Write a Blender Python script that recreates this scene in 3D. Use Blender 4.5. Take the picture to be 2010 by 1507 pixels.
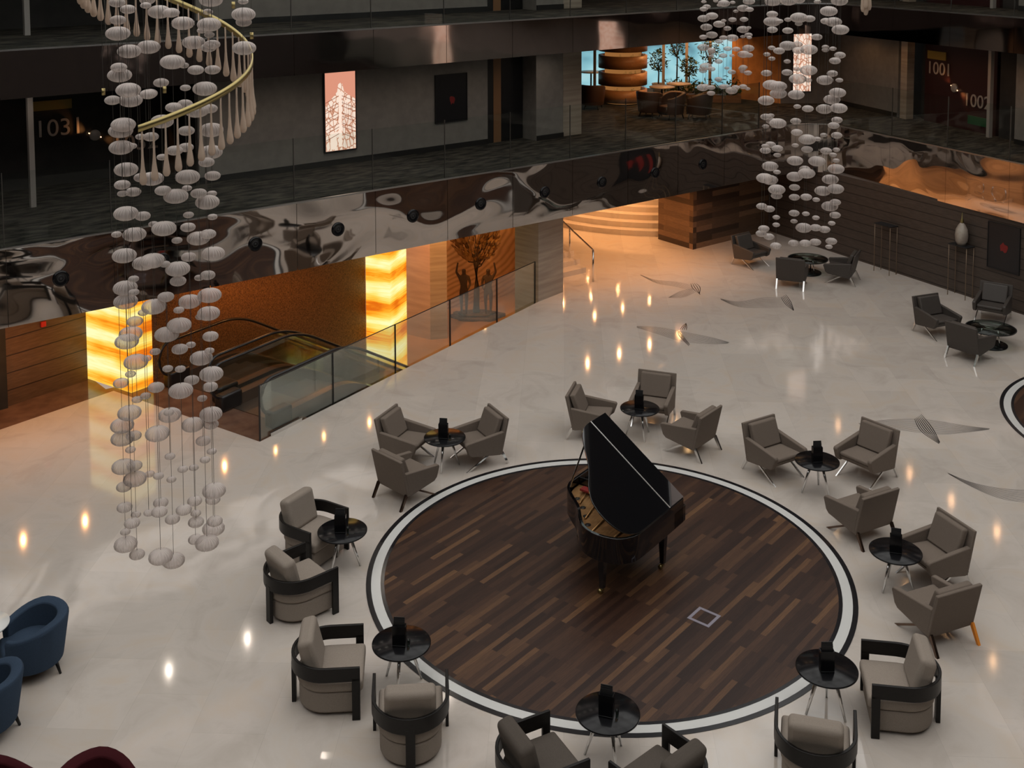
import bpy, bmesh, math, random
from math import sin, cos, pi, radians as R, sqrt, atan2, hypot
from mathutils import Vector as V, Matrix
random.seed(7)
SC = bpy.context.scene
for o in list(bpy.data.objects): bpy.data.objects.remove(o)
COL = SC.collection

# ---------------------------------------------------------------- camera
FPX, PITCH, ROLL, CY, YAW, H = 2227.53, 0.0777931, -0.0020069, 47.21, 0.919313, 9.6
_F = V((cos(YAW)*cos(PITCH), sin(YAW)*cos(PITCH), -sin(PITCH)))
_R = V((sin(YAW), -cos(YAW), 0)); _U = _R.cross(_F)
_r = _R*cos(ROLL)+_U*sin(ROLL); _u = _U*cos(ROLL)-_R*sin(ROLL)
cd = bpy.data.cameras.new('camera'); cam = bpy.data.objects.new('camera', cd); COL.objects.link(cam)
cam.matrix_world = Matrix(((_r.x,_u.x,-_F.x,0),(_r.y,_u.y,-_F.y,0),(_r.z,_u.z,-_F.z,H),(0,0,0,1)))
cd.sensor_fit = 'HORIZONTAL'; cd.sensor_width = 36; cd.lens = FPX*36/2010
cd.shift_y = (CY-753.5)/2010; cd.clip_end = 300
SC.camera = cam
def ray(x, y): return _F*FPX + _r*(x-1005) - _u*(y-CY)
def at(x, y, z=0.0):
    d = ray(x, y); return V((0,0,H)) + d*((z-H)/d.z)
def onp(x, y, n, c):                       # on the vertical plane n.p = c
    d = ray(x, y); return V((0,0,H)) + d*((c - n[0]*0 - n[1]*0)/(n[0]*d.x+n[1]*d.y))

# ---------------------------------------------------------------- world, exposure
w = bpy.data.worlds.new('world'); SC.world = w; w.use_nodes = True
bg = w.node_tree.nodes['Background']; bg.inputs[0].default_value = (.99,0.97,0.94,1); bg.inputs[1].default_value = 1.6
SC.view_settings.view_transform = 'Standard'; SC.view_settings.look = 'None'
SC.view_settings.exposure = 0.0; SC.view_settings.gamma = 1; SC.view_settings.use_curve_mapping = False

def area(name, loc, size, power, col, rot=(0,0,0), sy=None, spread=None):
    l = bpy.data.lights.new(name, 'AREA'); l.energy = power; l.color = col; l.size = size
    if sy: l.shape = 'RECTANGLE'; l.size_y = sy
    if spread: l.spread = spread
    o = bpy.data.objects.new(name, l); COL.objects.link(o); o.location = loc; o.rotation_euler = rot; return o
def spot(name, loc, tgt, power, col, ang, blend=.6, rad=.05):
    l = bpy.data.lights.new(name, 'SPOT'); l.energy = power; l.color = col; l.spot_size = R(ang); l.spot_blend = blend; l.shadow_soft_size = rad
    o = bpy.data.objects.new(name, l); COL.objects.link(o); o.location = loc
    o.rotation_euler = (V(tgt)-V(loc)).to_track_quat('-Z','Y').to_euler(); return o
ORANGE = (1.0,0.42,0.13); WARM = (1.0,0.55,0.26)
def downs(name, x0,x1,nx,y0,y1,ny,z,power,col,ang=155,rad=.014):      # rows of small recessed downlights
    for a in range(nx):
        for b_ in range(ny):
            x=x0+(x1-x0)*(a+.5)/nx; y=y0+(y1-y0)*(b_+.5)/ny
            spot(name,(x,y,z),(x,y,0),power/(nx*ny),col,ang,.7,rad)
AMB=(1.0,.46,.17)
downs('ceiling_light_steps', 22.6,26.2,3,25.4,30.0,3,2.33, 720, AMB)
downs('ceiling_light_steps_front', 19.8,24.6,4,22.9,23.7,1,2.33, 360, (1,.46,.18))
downs('ceiling_light_sculpture', 16.8,20.6,3,26.8,30.0,2,2.33, 520, AMB)
downs('ceiling_light_lobby', 3.6,7.2,3,22.7,23.5,1,2.33, 170, ORANGE)
downs('ceiling_light_mosaic', 9.2,14.2,4,23.0,24.2,1,2.30, 210, ORANGE)
downs('ceiling_light_veneer', 21.2,25.6,4,31.6,32.0,1,2.30, 520, (1,.50,.20))  # row of spots added to brighten the veneer wall
downs('ceiling_light_restaurant', 27.5,31.5,3,26.5,30.5,2,6.56, 620, AMB)
downs('ceiling_light_restaurant_front', 24.8,27.0,2,25.0,26.6,1,6.56, 130, AMB)
spot('ceiling_light_honey', (18.6,29.0,2.2), (19.8,30.9,.0), 520, (1,.40,.07), 80)  # unseen spot added to make the honey stone wall vivid orange
NEUTRAL=(1.0,.86,.72)
for zz_,pw_ in ((6.56,38),(10.25,34)):
    downs('corridor_light_left', 7.5,20.5,7,23.4,23.8,1,zz_,pw_*3.6,NEUTRAL)
    downs('corridor_light_far_left', 0,7,3,24.2,24.6,1,zz_,pw_*1.0,NEUTRAL)
    downs('corridor_light_corner', 22.5,26.5,2,24.0,24.6,1,zz_,pw_*2.2,WARM)
    for k_ in range(5): spot('corridor_light_right', (30.6-.32*k_*1.7,22.4-1.7*k_,zz_), (30.6-.32*k_*1.7,22.4-1.7*k_,0), pw_*.42, WARM, 155,.7,.02)

# ---------------------------------------------------------------- materials
def mat(name, col, rough=.6, metal=0, spec=.5, **k):
    m = bpy.data.materials.new(name); m.use_nodes = True
    b = m.node_tree.nodes['Principled BSDF']
    b.inputs['Base Color'].default_value = (*col,1); b.inputs['Roughness'].default_value = rough
    b.inputs['Metallic'].default_value = metal; b.inputs['Specular IOR Level'].default_value = spec
    for kk, v in k.items(): b.inputs[kk.replace('_',' ')].default_value = v
    return m
def nd(m, t, **k):
    n = m.node_tree.nodes.new(t)
    for a, v in k.items():
        if a.startswith('i_'):
            key = a[2:].replace('_',' ')
            n.inputs[int(key) if key.isdigit() else key].default_value = v
        else: setattr(n, a, v)
    return n
def lk(m, a, b): m.node_tree.links.new(a, b)
def coords(m, rotz=0, scale=(1,1,1), loc=(0,0,0), rot=None):
    tc = nd(m,'ShaderNodeTexCoord'); mp = nd(m,'ShaderNodeMapping'); lk(m, tc.outputs['Object'], mp.inputs[0])
    mp.inputs['Rotation'].default_value = rot if rot else (0,0,rotz); mp.inputs['Scale'].default_value = scale; mp.inputs['Location'].default_value = loc
    return mp.outputs[0]
def ramp(m, fac, stops, interp='LINEAR'):
    r = nd(m,'ShaderNodeValToRGB'); r.color_ramp.interpolation = interp; e = r.color_ramp.elements
    while len(e) < len(stops): e.new(.5)
    for el, (p, c) in zip(e, stops): el.position = p; el.color = (*c,1)
    lk(m, fac, r.inputs[0]); return r.outputs[0]
def B(m): return m.node_tree.nodes['Principled BSDF']
def noisy(m, c1, c2, scale=40, detail=3, bump=0, axis=(1,1,1), rotz=0, lo=.35, hi=.65):
    n = nd(m,'ShaderNodeTexNoise', i_Scale=scale, i_Detail=detail); lk(m, coords(m, rotz, axis), n.inputs['Vector'])
    lk(m, ramp(m, n.outputs[0], [(lo,c1),(hi,c2)]), B(m).inputs['Base Color'])
    if bump:
        b = nd(m,'ShaderNodeBump', i_Strength=bump, i_Distance=.01); lk(m, n.outputs[0], b.inputs['Height']); lk(m, b.outputs[0], B(m).inputs['Normal'])
    return m
M = {}
# marble floor: large honed tiles with per-tile tone and soft veins
m = mat('marble_floor', (.5,.43,.36), .08, spec=.75)
br = nd(m,'ShaderNodeTexBrick', offset=.5, i_Scale=1.0, i_Mortar_Size=.003, i_Bias=0.0, i_Brick_Width=1.35, i_Row_Height=.9)
br.inputs['Color1'].default_value=(.585,.528,.475,1); br.inputs['Color2'].default_value=(.53,.477,.428,1); br.inputs['Mortar'].default_value=(.50,.45,.40,1)
lk(m, coords(m, -R(50)), br.inputs['Vector'])
n = nd(m,'ShaderNodeTexNoise', i_Scale=1.1, i_Detail=8, i_Roughness=.6, i_Distortion=1.2); lk(m, coords(m, .4), n.inputs['Vector'])
rr = ramp(m, n.outputs[0], [(.3,(.86,.84,.82)),(.5,(1,1,1)),(.72,(1.0,.93,.84))])
mx = nd(m,'ShaderNodeMix', data_type='RGBA', blend_type='MULTIPLY'); mx.inputs[0].default_value=.8
lk(m, br.outputs[0], mx.inputs[6]); lk(m, rr, mx.inputs[7]); lk(m, mx.outputs[2], B(m).inputs['Base Color']); M['marble']=m
# brown lobby floor
m = mat('brown_stone', (.12,.065,.04), .1); noisy(m,(.11,.06,.04),(.16,.09,.06),3); M['brownstone']=m
# dark parquet
def planks(name, cols, rotz, bw, rh, rough=.35, vec=None, grain=True, rot=None, mortar=(.01,.006,.004), msize=.0015):
    m = mat(name, (.1,.06,.04), rough)
    co = coords(m, rotz, rot=rot)
    br = nd(m,'ShaderNodeTexBrick', offset=.37, offset_frequency=2, i_Scale=1.0, i_Mortar_Size=msize, i_Brick_Width=bw, i_Row_Height=rh)
    br.inputs['Color1'].default_value=(0,0,0,1); br.inputs['Color2'].default_value=(1,1,1,1); br.inputs['Mortar'].default_value=(.3,.3,.3,1)
    lk(m, co, br.inputs['Vector'])
    c = ramp(m, br.outputs[0], cols)
    n = nd(m,'ShaderNodeTexNoise', i_Scale=6, i_Detail=6); mp=nd(m,'ShaderNodeMapping'); mp.inputs['Scale'].default_value=(1,14,14); lk(m,co,mp.inputs[0]); lk(m,mp.outputs[0],n.inputs['Vector'])
    g = ramp(m, n.outputs[0], [(.3,(.72,.72,.72)),(.7,(1.15,1.15,1.15))])
    mx = nd(m,'ShaderNodeMix', data_type='RGBA', blend_type='MULTIPLY'); mx.inputs[0].default_value=1
    lk(m,c,mx.inputs[6]); lk(m,g,mx.inputs[7]); lk(m,mx.outputs[2],B(m).inputs['Base Color']); return m
M['parquet'] = planks('dark_parquet', [(0,(.021,.009,.006)),(.45,(.040,.018,.011)),(.8,(.066,.031,.017)),(1,(.14,.070,.032))], -R(13), 1.1, .085, .42); B(M['parquet']).inputs['Specular IOR Level'].default_value=.35
M['blockwood'] = planks('striped_wood', [(0,(.035,.02,.012)),(.35,(.07,.04,.025)),(.6,(.12,.07,.04)),(1,(.22,.13,.075))], 0, 3.4, .17, .45, rot=(R(90),0,0))
M['blockwood_y'] = planks('striped_wood_side', [(0,(.035,.02,.012)),(.35,(.07,.04,.025)),(.6,(.12,.07,.04)),(1,(.22,.13,.075))], 0, 3.4, .17, .45, rot=(0,R(90),R(90)))
def slats(name, c1, c2, seam, rough=.5, pitch=.31):
    m = mat(name, c1, rough); tc = nd(m,'ShaderNodeTexCoord'); s = nd(m,'ShaderNodeSeparateXYZ'); lk(m,tc.outputs['Object'],s.inputs[0])
    md = nd(m,'ShaderNodeMath', operation='MODULO'); ad = nd(m,'ShaderNodeMath', operation='ADD'); ad.inputs[1].default_value=31; lk(m,s.outputs[2],ad.inputs[0]); lk(m,ad.outputs[0],md.inputs[0]); md.inputs[1].default_value=pitch
    g = nd(m,'ShaderNodeMath', operation='LESS_THAN'); lk(m,md.outputs[0],g.inputs[0]); g.inputs[1].default_value=.022
    n = nd(m,'ShaderNodeTexNoise', i_Scale=4, i_Detail=5); lk(m, coords(m,0,(1,1,9)), n.inputs['Vector'])
    c = ramp(m, n.outputs[0], [(.35,c1),(.65,c2)])
    mx = nd(m,'ShaderNodeMix', data_type='RGBA'); lk(m,g.outputs[0],mx.inputs[0]); lk(m,c,mx.inputs[6]); mx.inputs[7].default_value=(*seam,1)
    lk(m,mx.outputs[2],B(m).inputs['Base Color']); return m
M['slatdark'] = slats('dark_wall_boards', (.052,.038,.030), (.072,.054,.042), (.012,.008,.006), .5, .27)
M['slatbrown'] = slats('brown_wall_boards', (.10,.055,.03), (.14,.08,.045), (.02,.01,.006), .35, .36)
m = mat('polished_steel', (.62,.56,.52), .035, 1.0); 
n = nd(m,'ShaderNodeTexNoise', i_Scale=.42, i_Detail=1.0, i_Distortion=.5); lk(m, coords(m,0,(1,1,1.5)), n.inputs['Vector'])
b = nd(m,'ShaderNodeBump', i_Strength=.30, i_Distance=.32); lk(m,n.outputs[0],b.inputs['Height']); lk(m,b.outputs[0],B(m).inputs['Normal']); M['steel']=m
m = mat('polished_steel_flat', (.48,.40,.37), .05, 1.0)
n = nd(m,'ShaderNodeTexNoise', i_Scale=.6, i_Detail=1.0); lk(m, coords(m), n.inputs['Vector'])
b = nd(m,'ShaderNodeBump', i_Strength=.12, i_Distance=.2); lk(m,n.outputs[0],b.inputs['Height']); lk(m,b.outputs[0],B(m).inputs['Normal']); M['steel2']=m
M['chrome'] = mat('chrome', (.75,.75,.74), .12, 1.0)
M['bronzeleg'] = mat('bronze_leg', (.16,.11,.085), .3, 1.0)
M['orangeleg'] = mat('orange_leg', (.85,.28,.03), .45)
M['brass'] = mat('brass', (.42,.34,.15), .35, 1.0)
M['edge'] = mat('edge_trim', (.55,.55,.54), .3, 1.0)
M['black'] = mat('black_lacquer', (.006,.006,.007), .16, spec=.28)
M['matblack'] = mat('matt_black', (.012,.012,.013), .5)
M['piano'] = mat('piano_lacquer', (.004,.004,.005), .025, spec=.65, Coat_Weight=.6, Coat_Roughness=.02)
m = mat('gold_plate', (.42,.23,.09), .35, .7); noisy(m,(.34,.18,.07),(.5,.28,.11),8); M['goldplate']=m
M['redfelt'] = mat('red_felt', (.25,.02,.015), .9)
M['ivory'] = mat('ivory', (.75,.72,.65), .25)
M['taupe'] = noisy(mat('taupe_fabric', (.12,.10,.085), .95, spec=.2), (.150,.118,.095),(.200,.162,.132), 260, 2, .3)
M['taupedark'] = noisy(mat('dark_taupe_leather', (.05,.04,.034), .55), (.042,.034,.029),(.060,.050,.042), 120, 2)
M['beige'] = noisy(mat('beige_fabric', (.25,.22,.19), .95, spec=.2), (.24,.20,.165),(.33,.28,.235), 300, 2, .3)
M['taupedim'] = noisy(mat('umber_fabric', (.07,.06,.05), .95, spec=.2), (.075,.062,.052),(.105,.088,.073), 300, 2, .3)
M['darkwood'] = noisy(mat('espresso_wood', (.006,.005,.005), .4, spec=.3), (.005,.0045,.004),(.010,.008,.007), 20, 3, axis=(1,1,8))
M['blue'] = noisy(mat('blue_fabric', (.035,.055,.09), .95, spec=.15), (.03,.048,.078),(.045,.07,.11), 260, 2, .3)
M['red'] = noisy(mat('burgundy_fabric', (.09,.008,.012), .9, spec=.15), (.034,.004,.006),(.052,.007,.010), 260, 2, .3)
M['whitetop'] = mat('white_tabletop', (.75,.75,.73), .25)
M['inlay_dark'] = mat('dark_inlay', (.012,.012,.014), .15)
M['inlay_pale'] = mat('pale_inlay', (.62,.62,.60), .15)
M['inlay_grey'] = mat('grey_inlay', (.17,.155,.145), .2)
M['greywall'] = noisy(mat('grey_plaster', (.2,.18,.165), .9), (.20,.18,.165),(.23,.21,.19), 5)
M['darkwall'] = noisy(mat('dark_plaster', (.02,.017,.016), .7), (.016,.014,.013),(.026,.022,.02), 3)
M['maroon'] = mat('maroon_panel', (.035,.008,.009), .5)
M['greenpanel'] = mat('green_panel', (.01,.09,.03), .5)
M['skirting'] = mat('dark_skirting', (.012,.011,.011), .5)
M['jamb'] = mat('brown_jamb', (.22,.11,.05), .5)
M['blackdoor'] = mat('black_door', (.006,.006,.007), .35)
M['stone'] = noisy(mat('travertine', (.36,.29,.23), .45), (.31,.25,.20),(.42,.35,.28), 1.2, 6, axis=(.6,.6,9))
M['mosaic'] = noisy(mat('cork_mosaic', (.2,.09,.03), .6), (.07,.028,.010),(.30,.145,.05), 34, 3, .5, lo=.3, hi=.7)
M['orangewall'] = noisy(mat('honey_stone', (.45,.25,.11), .35), (.42,.23,.10),(.52,.30,.14), 1.5, 4, axis=(.5,.5,4))
m = mat('wavy_veneer', (.42,.22,.10), .35)
wv = nd(m,'ShaderNodeTexWave', wave_type='RINGS', rings_direction='SPHERICAL', i_Scale=1.6, i_Distortion=7, i_Detail=2, i_Detail_Scale=.7)
lk(m, coords(m,0,(.55,.55,1.3),(-11.2,-17.5,1.2)), wv.inputs['Vector'])
lk(m, ramp(m, wv.outputs[0], [(0,(.50,.30,.15)),(.5,(.66,.42,.22)),(1,(.72,.47,.26))]), B(m).inputs['Base Color']); M['veneer']=m
M['carpet'] = noisy(mat('patterned_carpet', (.05,.045,.04), .98, spec=.1), (.020,.019,.018),(.085,.075,.062), 2.6, 9, axis=(.8,2.2,1), lo=.38, hi=.68)
M['soffit'] = mat('soffit', (.10,.085,.075), .8)
M['skirtsteel'] = mat('escalator_steel', (.18,.14,.11), .35, .8)
M['rubber'] = mat('handrail_rubber', (.012,.010,.010), .35)
M['treads'] = mat('escalator_step', (.07,.065,.06), .45, .6)
M['yellow'] = mat('yellow_panel', (.36,.24,.05), .6)
M['silver'] = mat('silver_letters', (.5,.45,.42), .35, .3)
M['bark'] = mat('sculpture_bronze', (.06,.038,.024), .55, .2)
M['leafbronze'] = mat('sculpture_leaf_bronze', (.30,.17,.06), .55, .1)
M['sculptbase'] = noisy(mat('sculpture_rock', (.10,.06,.04), .6),(.05,.03,.02),(.14,.09,.055),6,4,.5)
M['green'] = noisy(mat('leaf_green', (.06,.12,.03), .6), (.03,.07,.02),(.12,.17,.04), 9)
M['terracotta'] = mat('plant_pot', (.25,.2,.17), .6)
M['restwood'] = planks('restaurant_wood', [(0,(.34,.16,.065)),(1,(.50,.26,.11))], 0, .9, .12, .45, rot=(R(90),0,0))
M['standmetal'] = mat('stand_metal', (.26,.19,.13), .45, .8)
M['vase'] = noisy(mat('ceramic_vase', (.35,.30,.25), .3), (.28,.23,.19),(.42,.37,.31), 5, 3)
M['copper'] = mat('copper_line', (.45,.2,.08), .35, .9)
M['picdark'] = mat('dark_picture', (.010,.010,.012), .35)
M['picred'] = mat('red_motif', (.20,.012,.010), .6)
def glassmat(name, tint, refl=1.0):
    m = bpy.data.materials.new(name); m.use_nodes = True; nt = m.node_tree; nt.nodes.clear()
    o = nd(m,'ShaderNodeOutputMaterial'); t = nd(m,'ShaderNodeBsdfTransparent'); t.inputs[0].default_value=(*tint,1)
    g = nd(m,'ShaderNodeBsdfGlossy'); g.inputs['Roughness'].default_value=.01; g.inputs[0].default_value=(.9,.95,.93,1)
    f = nd(m,'ShaderNodeFresnel', i_IOR=1.35); mu = nd(m,'ShaderNodeMath', operation='MULTIPLY'); mu.inputs[1].default_value=refl; lk(m,f.outputs[0],mu.inputs[0])
    x = nd(m,'ShaderNodeMixShader'); lk(m,mu.outputs[0],x.inputs[0]); lk(m,t.outputs[0],x.inputs[1]); lk(m,g.outputs[0],x.inputs[2]); lk(m,x.outputs[0],o.inputs[0]); return m
M['glass'] = glassmat('clear_glass', (.93,.96,.95), .5)
M['darkglass'] = glassmat('green_tinted_glass', (.915,.935,.925), .35)
M['tableglass'] = glassmat('table_glass', (.55,.60,.57), 1.2)
m = bpy.data.materials.new('blown_glass'); m.use_nodes=True; b0=B(m)
b0.inputs['Base Color'].default_value=(.68,.61,.57,1); b0.inputs['Roughness'].default_value=.12; b0.inputs['IOR'].default_value=1.35
nt=m.node_tree; tr=nd(m,'ShaderNodeBsdfTransparent'); tr.inputs[0].default_value=(.95,.93,.92,1); lw=nd(m,'ShaderNodeLayerWeight', i_Blend=.35)
mp_=nd(m,'ShaderNodeMapRange'); mp_.inputs['To Min'].default_value=.36; mp_.inputs['To Max'].default_value=1.0; lk(m,lw.outputs['Facing'],mp_.inputs[0])
ms=nd(m,'ShaderNodeMixShader'); lk(m,mp_.outputs[0],ms.inputs[0]); lk(m,tr.outputs[0],ms.inputs[1]); lk(m,b0.outputs[0],ms.inputs[2]); lk(m,ms.outputs[0],nt.nodes['Material Output'].inputs[0]); M['bead']=m
m = bpy.data.materials.new('amber_glass'); m.use_nodes=True; b0=B(m)
b0.inputs['Base Color'].default_value=(.60,.47,.37,1); b0.inputs['Roughness'].default_value=.15
nt=m.node_tree; tr=nd(m,'ShaderNodeBsdfTransparent'); tr.inputs[0].default_value=(.9,.8,.7,1); ms=nd(m,'ShaderNodeMixShader'); ms.inputs[0].default_value=.75
lk(m,tr.outputs[0],ms.inputs[1]); lk(m,b0.outputs[0],ms.inputs[2]); lk(m,ms.outputs[0],nt.nodes['Material Output'].inputs[0]); M['amber']=m
M['wire'] = mat('thin_wire', (.12,.11,.10), .4, .8)
def emis(name, col, s):
    m = bpy.data.materials.new(name); m.use_nodes=True; nt=m.node_tree; nt.nodes.clear()
    o=nd(m,'ShaderNodeOutputMaterial'); e=nd(m,'ShaderNodeEmission'); e.inputs[0].default_value=(*col,1); e.inputs[1].default_value=s; lk(m,e.outputs[0],o.inputs[0]); return m
def onyx(name, s, sc, off):
    m = emis(name,(1,.5,.1),s); e=[n for n in m.node_tree.nodes if n.type=='EMISSION'][0]
    wv = nd(m,'ShaderNodeTexWave', wave_type='BANDS', bands_direction='Z', wave_profile='SIN', i_Scale=sc, i_Distortion=7, i_Detail=5, i_Detail_Scale=.35, i_Detail_Roughness=.55)
    lk(m, coords(m,0,(.45,.45,1),off), wv.inputs['Vector'])
    n = nd(m,'ShaderNodeTexNoise', i_Scale=1.0, i_Detail=8, i_Roughness=.68, i_Distortion=.8); lk(m, coords(m,0,(.7,.7,13),(4,2,1)), n.inputs['Vector'])
    n2 = nd(m,'ShaderNodeTexNoise', i_Scale=.8, i_Detail=2); lk(m, coords(m,0,(1,1,.8),(1,7,3)), n2.inputs['Vector'])
    a = nd(m,'ShaderNodeMix', data_type='RGBA'); a.inputs[0].default_value=.62; lk(m,wv.outputs[0],a.inputs[6]); lk(m,n.outputs[0],a.inputs[7])
    b = nd(m,'ShaderNodeMix', data_type='RGBA'); b.inputs[0].default_value=.38; lk(m,a.outputs[2],b.inputs[6]); lk(m,n2.outputs[0],b.inputs[7])
    lk(m, ramp(m, b.outputs[2], [(.34,(.70,.14,.006)),(.41,(1.0,.34,.015)),(.48,(1.0,.54,.06)),(.55,(1.0,.72,.17)),(.66,(1,.90,.46))]), e.inputs[0]); return m
M['onyx'] = onyx('lit_onyx', 1.12, .5, (0,0,0)); M['onyx2'] = onyx('lit_onyx_far', 1.15, .36, (3,1,.5))
M['day'] = emis('daylight_beyond', (.42,.82,.95), .8); e=[n for n in M['day'].node_tree.nodes if n.type=='EMISSION'][0]
_n=nd(M['day'],'ShaderNodeTexNoise', i_Scale=.55, i_Detail=2); lk(M['day'], coords(M['day'],0,(1,1,1.4)), _n.inputs['Vector'])
lk(M['day'], ramp(M['day'], _n.outputs[0], [(.36,(.10,.18,.25)),(.45,(.30,.62,.74)),(.55,(.50,.88,.98)),(.68,(.78,.95,1.0))]), e.inputs[0])
m = emis('lit_photo_print', (1,.5,.35), .95); e=[n for n in m.node_tree.nodes if n.type=='EMISSION'][0]
n = nd(m,'ShaderNodeTexVoronoi', feature='DISTANCE_TO_EDGE', i_Scale=5.5); lk(m, coords(m,0,(1.6,1.6,1)), n.inputs['Vector'])
lk(m, ramp(m, n.outputs[0], [(0,(.35,.12,.06)),(.05,(.85,.45,.30)),(.12,(1,.80,.66))]), e.inputs[0]); M['litphoto']=m
M['litsky'] = emis('lit_photo_sky', (.86,.36,.24), .85)
M['litpale'] = emis('lit_photo_tower', (1,.78,.64), 1.0); M['litline'] = emis('lit_photo_lines', (.45,.13,.06), .55)
M['bulb'] = emis('lamp_glow', (1,.6,.3), 5)
M['shelfglow'] = emis('lit_shelf', (1,.42,.12), .30)
M['restglow'] = noisy(mat('restaurant_wall', (.5,.25,.09), .6), (.42,.20,.07),(.6,.3,.11), 3)
M['candle'] = emis('table_lamp_glow', (1,.50,.22), 1.3)  # glow standing in for the onyx column's reflection on the menu holders

# ---------------------------------------------------------------- mesh helper
class MB:
    def __init__(s): s.v=[]; s.f=[]; s.sm=[]; s.mi=[]
    def add(s, vs, fs, smooth=False, mi=0):
        o=len(s.v); s.v += [tuple(p) for p in vs]
        for f in fs: s.f.append([i+o for i in f]); s.sm.append(smooth); s.mi.append(mi)
        return s
    def box(s, x0,x1,y0,y1,z0,z1, mat4=None, mi=0):
        vs=[V((x,y,z)) for z in (z0,z1) for y in (y0,y1) for x in (x0,x1)]
        if mat4: vs=[mat4@p for p in vs]
        return s.add(vs, [(0,2,3,1),(4,5,7,6),(0,1,5,4),(2,6,7,3),(0,4,6,2),(1,3,7,5)], mi=mi)
    def prism(s, poly, z0, z1, smooth=False):
        n=len(poly); a=sum(poly[i][0]*poly[(i+1)%n][1]-poly[(i+1)%n][0]*poly[i][1] for i in range(n))
        if a<0: poly=poly[::-1]
        vs=[(p[0],p[1],z0) for p in poly]+[(p[0],p[1],z1) for p in poly]
        s.add(vs, [list(range(n))[::-1], list(range(n,2*n))]); o=len(s.v)-2*n
        for i in range(n): s.f.append([o+i,o+(i+1)%n,o+n+(i+1)%n,o+n+i]); s.sm.append(smooth); s.mi.append(0)
        return s
    def slab(s, a, b, th, z0, z1):          # upright wall from a to b with thickness th to the left of a->b
        d=V((b[0]-a[0],b[1]-a[1])); n=V((-d.y,d.x)).normalized()*th
        return s.prism([(a[0],a[1]),(b[0],b[1]),(b[0]+n.x,b[1]+n.y),(a[0]+n.x,a[1]+n.y)], z0, z1)
    def tube(s, path, r, seg=8, close=False, flat=None, caps=True):
        P=[V(p) for p in path]; n=len(P); rings=[]; up=V((0,0,1))
        for i,p in enumerate(P):
            a=P[max(i-1,0)] if not close else P[i-1]; b=P[min(i+1,n-1)] if not close else P[(i+1)%n]
            t=(b-a).normalized(); x=t.cross(up)
            if x.length<1e-3: x=t.cross(V((0,1,0)))
            x.normalize(); y=x.cross(t).normalized(); rr=r[i] if isinstance(r,(list,tuple)) else r
            fx,fy=flat if flat else (1,1)
            rings.append([p+x*cos(2*pi*(k+.5)/seg)*rr*fx+y*sin(2*pi*(k+.5)/seg)*rr*fy for k in range(seg)])
        vs=[q for rg in rings for q in rg]; fs=[]
        m=n if close else n-1
        for i in range(m):
            j=(i+1)%n
            for k in range(seg): fs.append((i*seg+k,j*seg+k,j*seg+(k+1)%seg,i*seg+(k+1)%seg))
        if not close and caps: fs += [tuple(range(seg))[::-1][::-1], tuple((n-1)*seg+k for k in range(seg))[::-1]]
        return s.add(vs, fs, smooth=seg>5)
    def lathe(s, prof, seg=32, c=(0,0,0), smooth=True, ribs=0, amp=0):
        vs=[]; fs=[]; n=len(prof)
        for (r,z) in prof:
            for k in range(seg):
                a=2*pi*k/seg; q=r*(1+(amp*cos(ribs*a) if ribs else 0)); vs.append((c[0]+q*cos(a),c[1]+q*sin(a),c[2]+z))
        for i in range(n-1):
            for k in range(seg): fs.append((i*seg+k,i*seg+(k+1)%seg,(i+1)*seg+(k+1)%seg,(i+1)*seg+k))
        if prof[0][0]>1e-4: fs.append(tuple(range(seg))[::-1])
        if prof[-1][0]>1e-4: fs.append(tuple((n-1)*seg+k for k in range(seg)))
        return s.add(vs, fs, smooth)
    def xf(s, m4): s.v=[tuple(m4@V(p)) for p in s.v]; return s
    def build(s, name, m, parent=None, bevel=0, seg=2, sub=0):
        me=bpy.data.meshes.new(name); me.from_pydata(s.v, [], s.f); me.polygons.foreach_set('use_smooth', s.sm)
        ms = m if isinstance(m,(list,tuple)) else [m]
        for q in ms: me.materials.append(q)
        if len(ms)>1: me.polygons.foreach_set('material_index', s.mi)
        me.validate(); me.update()
        bm=bmesh.new(); bm.from_mesh(me)
        bmesh.ops.recalc_face_normals(bm, faces=bm.faces[:]); bm.to_mesh(me); bm.free()
        o=bpy.data.objects.new(name, me); COL.objects.link(o)
        if parent: o.parent=parent
        if bevel:
            b=o.modifiers.new('bevel','BEVEL'); b.width=bevel; b.segments=seg; b.limit_method='ANGLE'; b.angle_limit=R(35)
            for p in me.polygons: p.use_smooth=True
            me.set_sharp_from_angle(angle=R(40)) if hasattr(me,'set_sharp_from_angle') else None
        if sub:
            b=o.modifiers.new('sub','SUBSURF'); b.levels=sub; b.render_levels=sub
            for p in me.polygons: p.use_smooth=True
        return o
def thing(name, label, cat, loc=(0,0,0), rz=0, group=None, rot=None):
    o=bpy.data.objects.new(name, None); COL.objects.link(o); o.location=loc; o.rotation_euler=rot if rot else (0,0,rz)
    o.empty_display_size=.1; return tag(o,label,cat,group)
def tag(o, label, cat, group=None):
    o['label']=label; o['category']=cat
    if group: o['group']=group
    return o
def struct(o): o['kind']='structure'; return o
def copy_tree(o, parent=None):
    c=o.copy(); COL.objects.link(c); c.parent=parent
    for ch in [k for k in ALL_CH.get(o.name, list(o.children))]: copy_tree(ch, c)
    return c
ALL_CH={}
def place(o, loc, rz): o.location=loc; o.rotation_euler=(0,0,rz); return o
def qb(p0,p1,p2,n):
    return [tuple((1-t)**2*a+2*t*(1-t)*b+t*t*c for a,b,c in zip(p0,p1,p2)) for t in [i/n for i in range(n+1)]]
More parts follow.
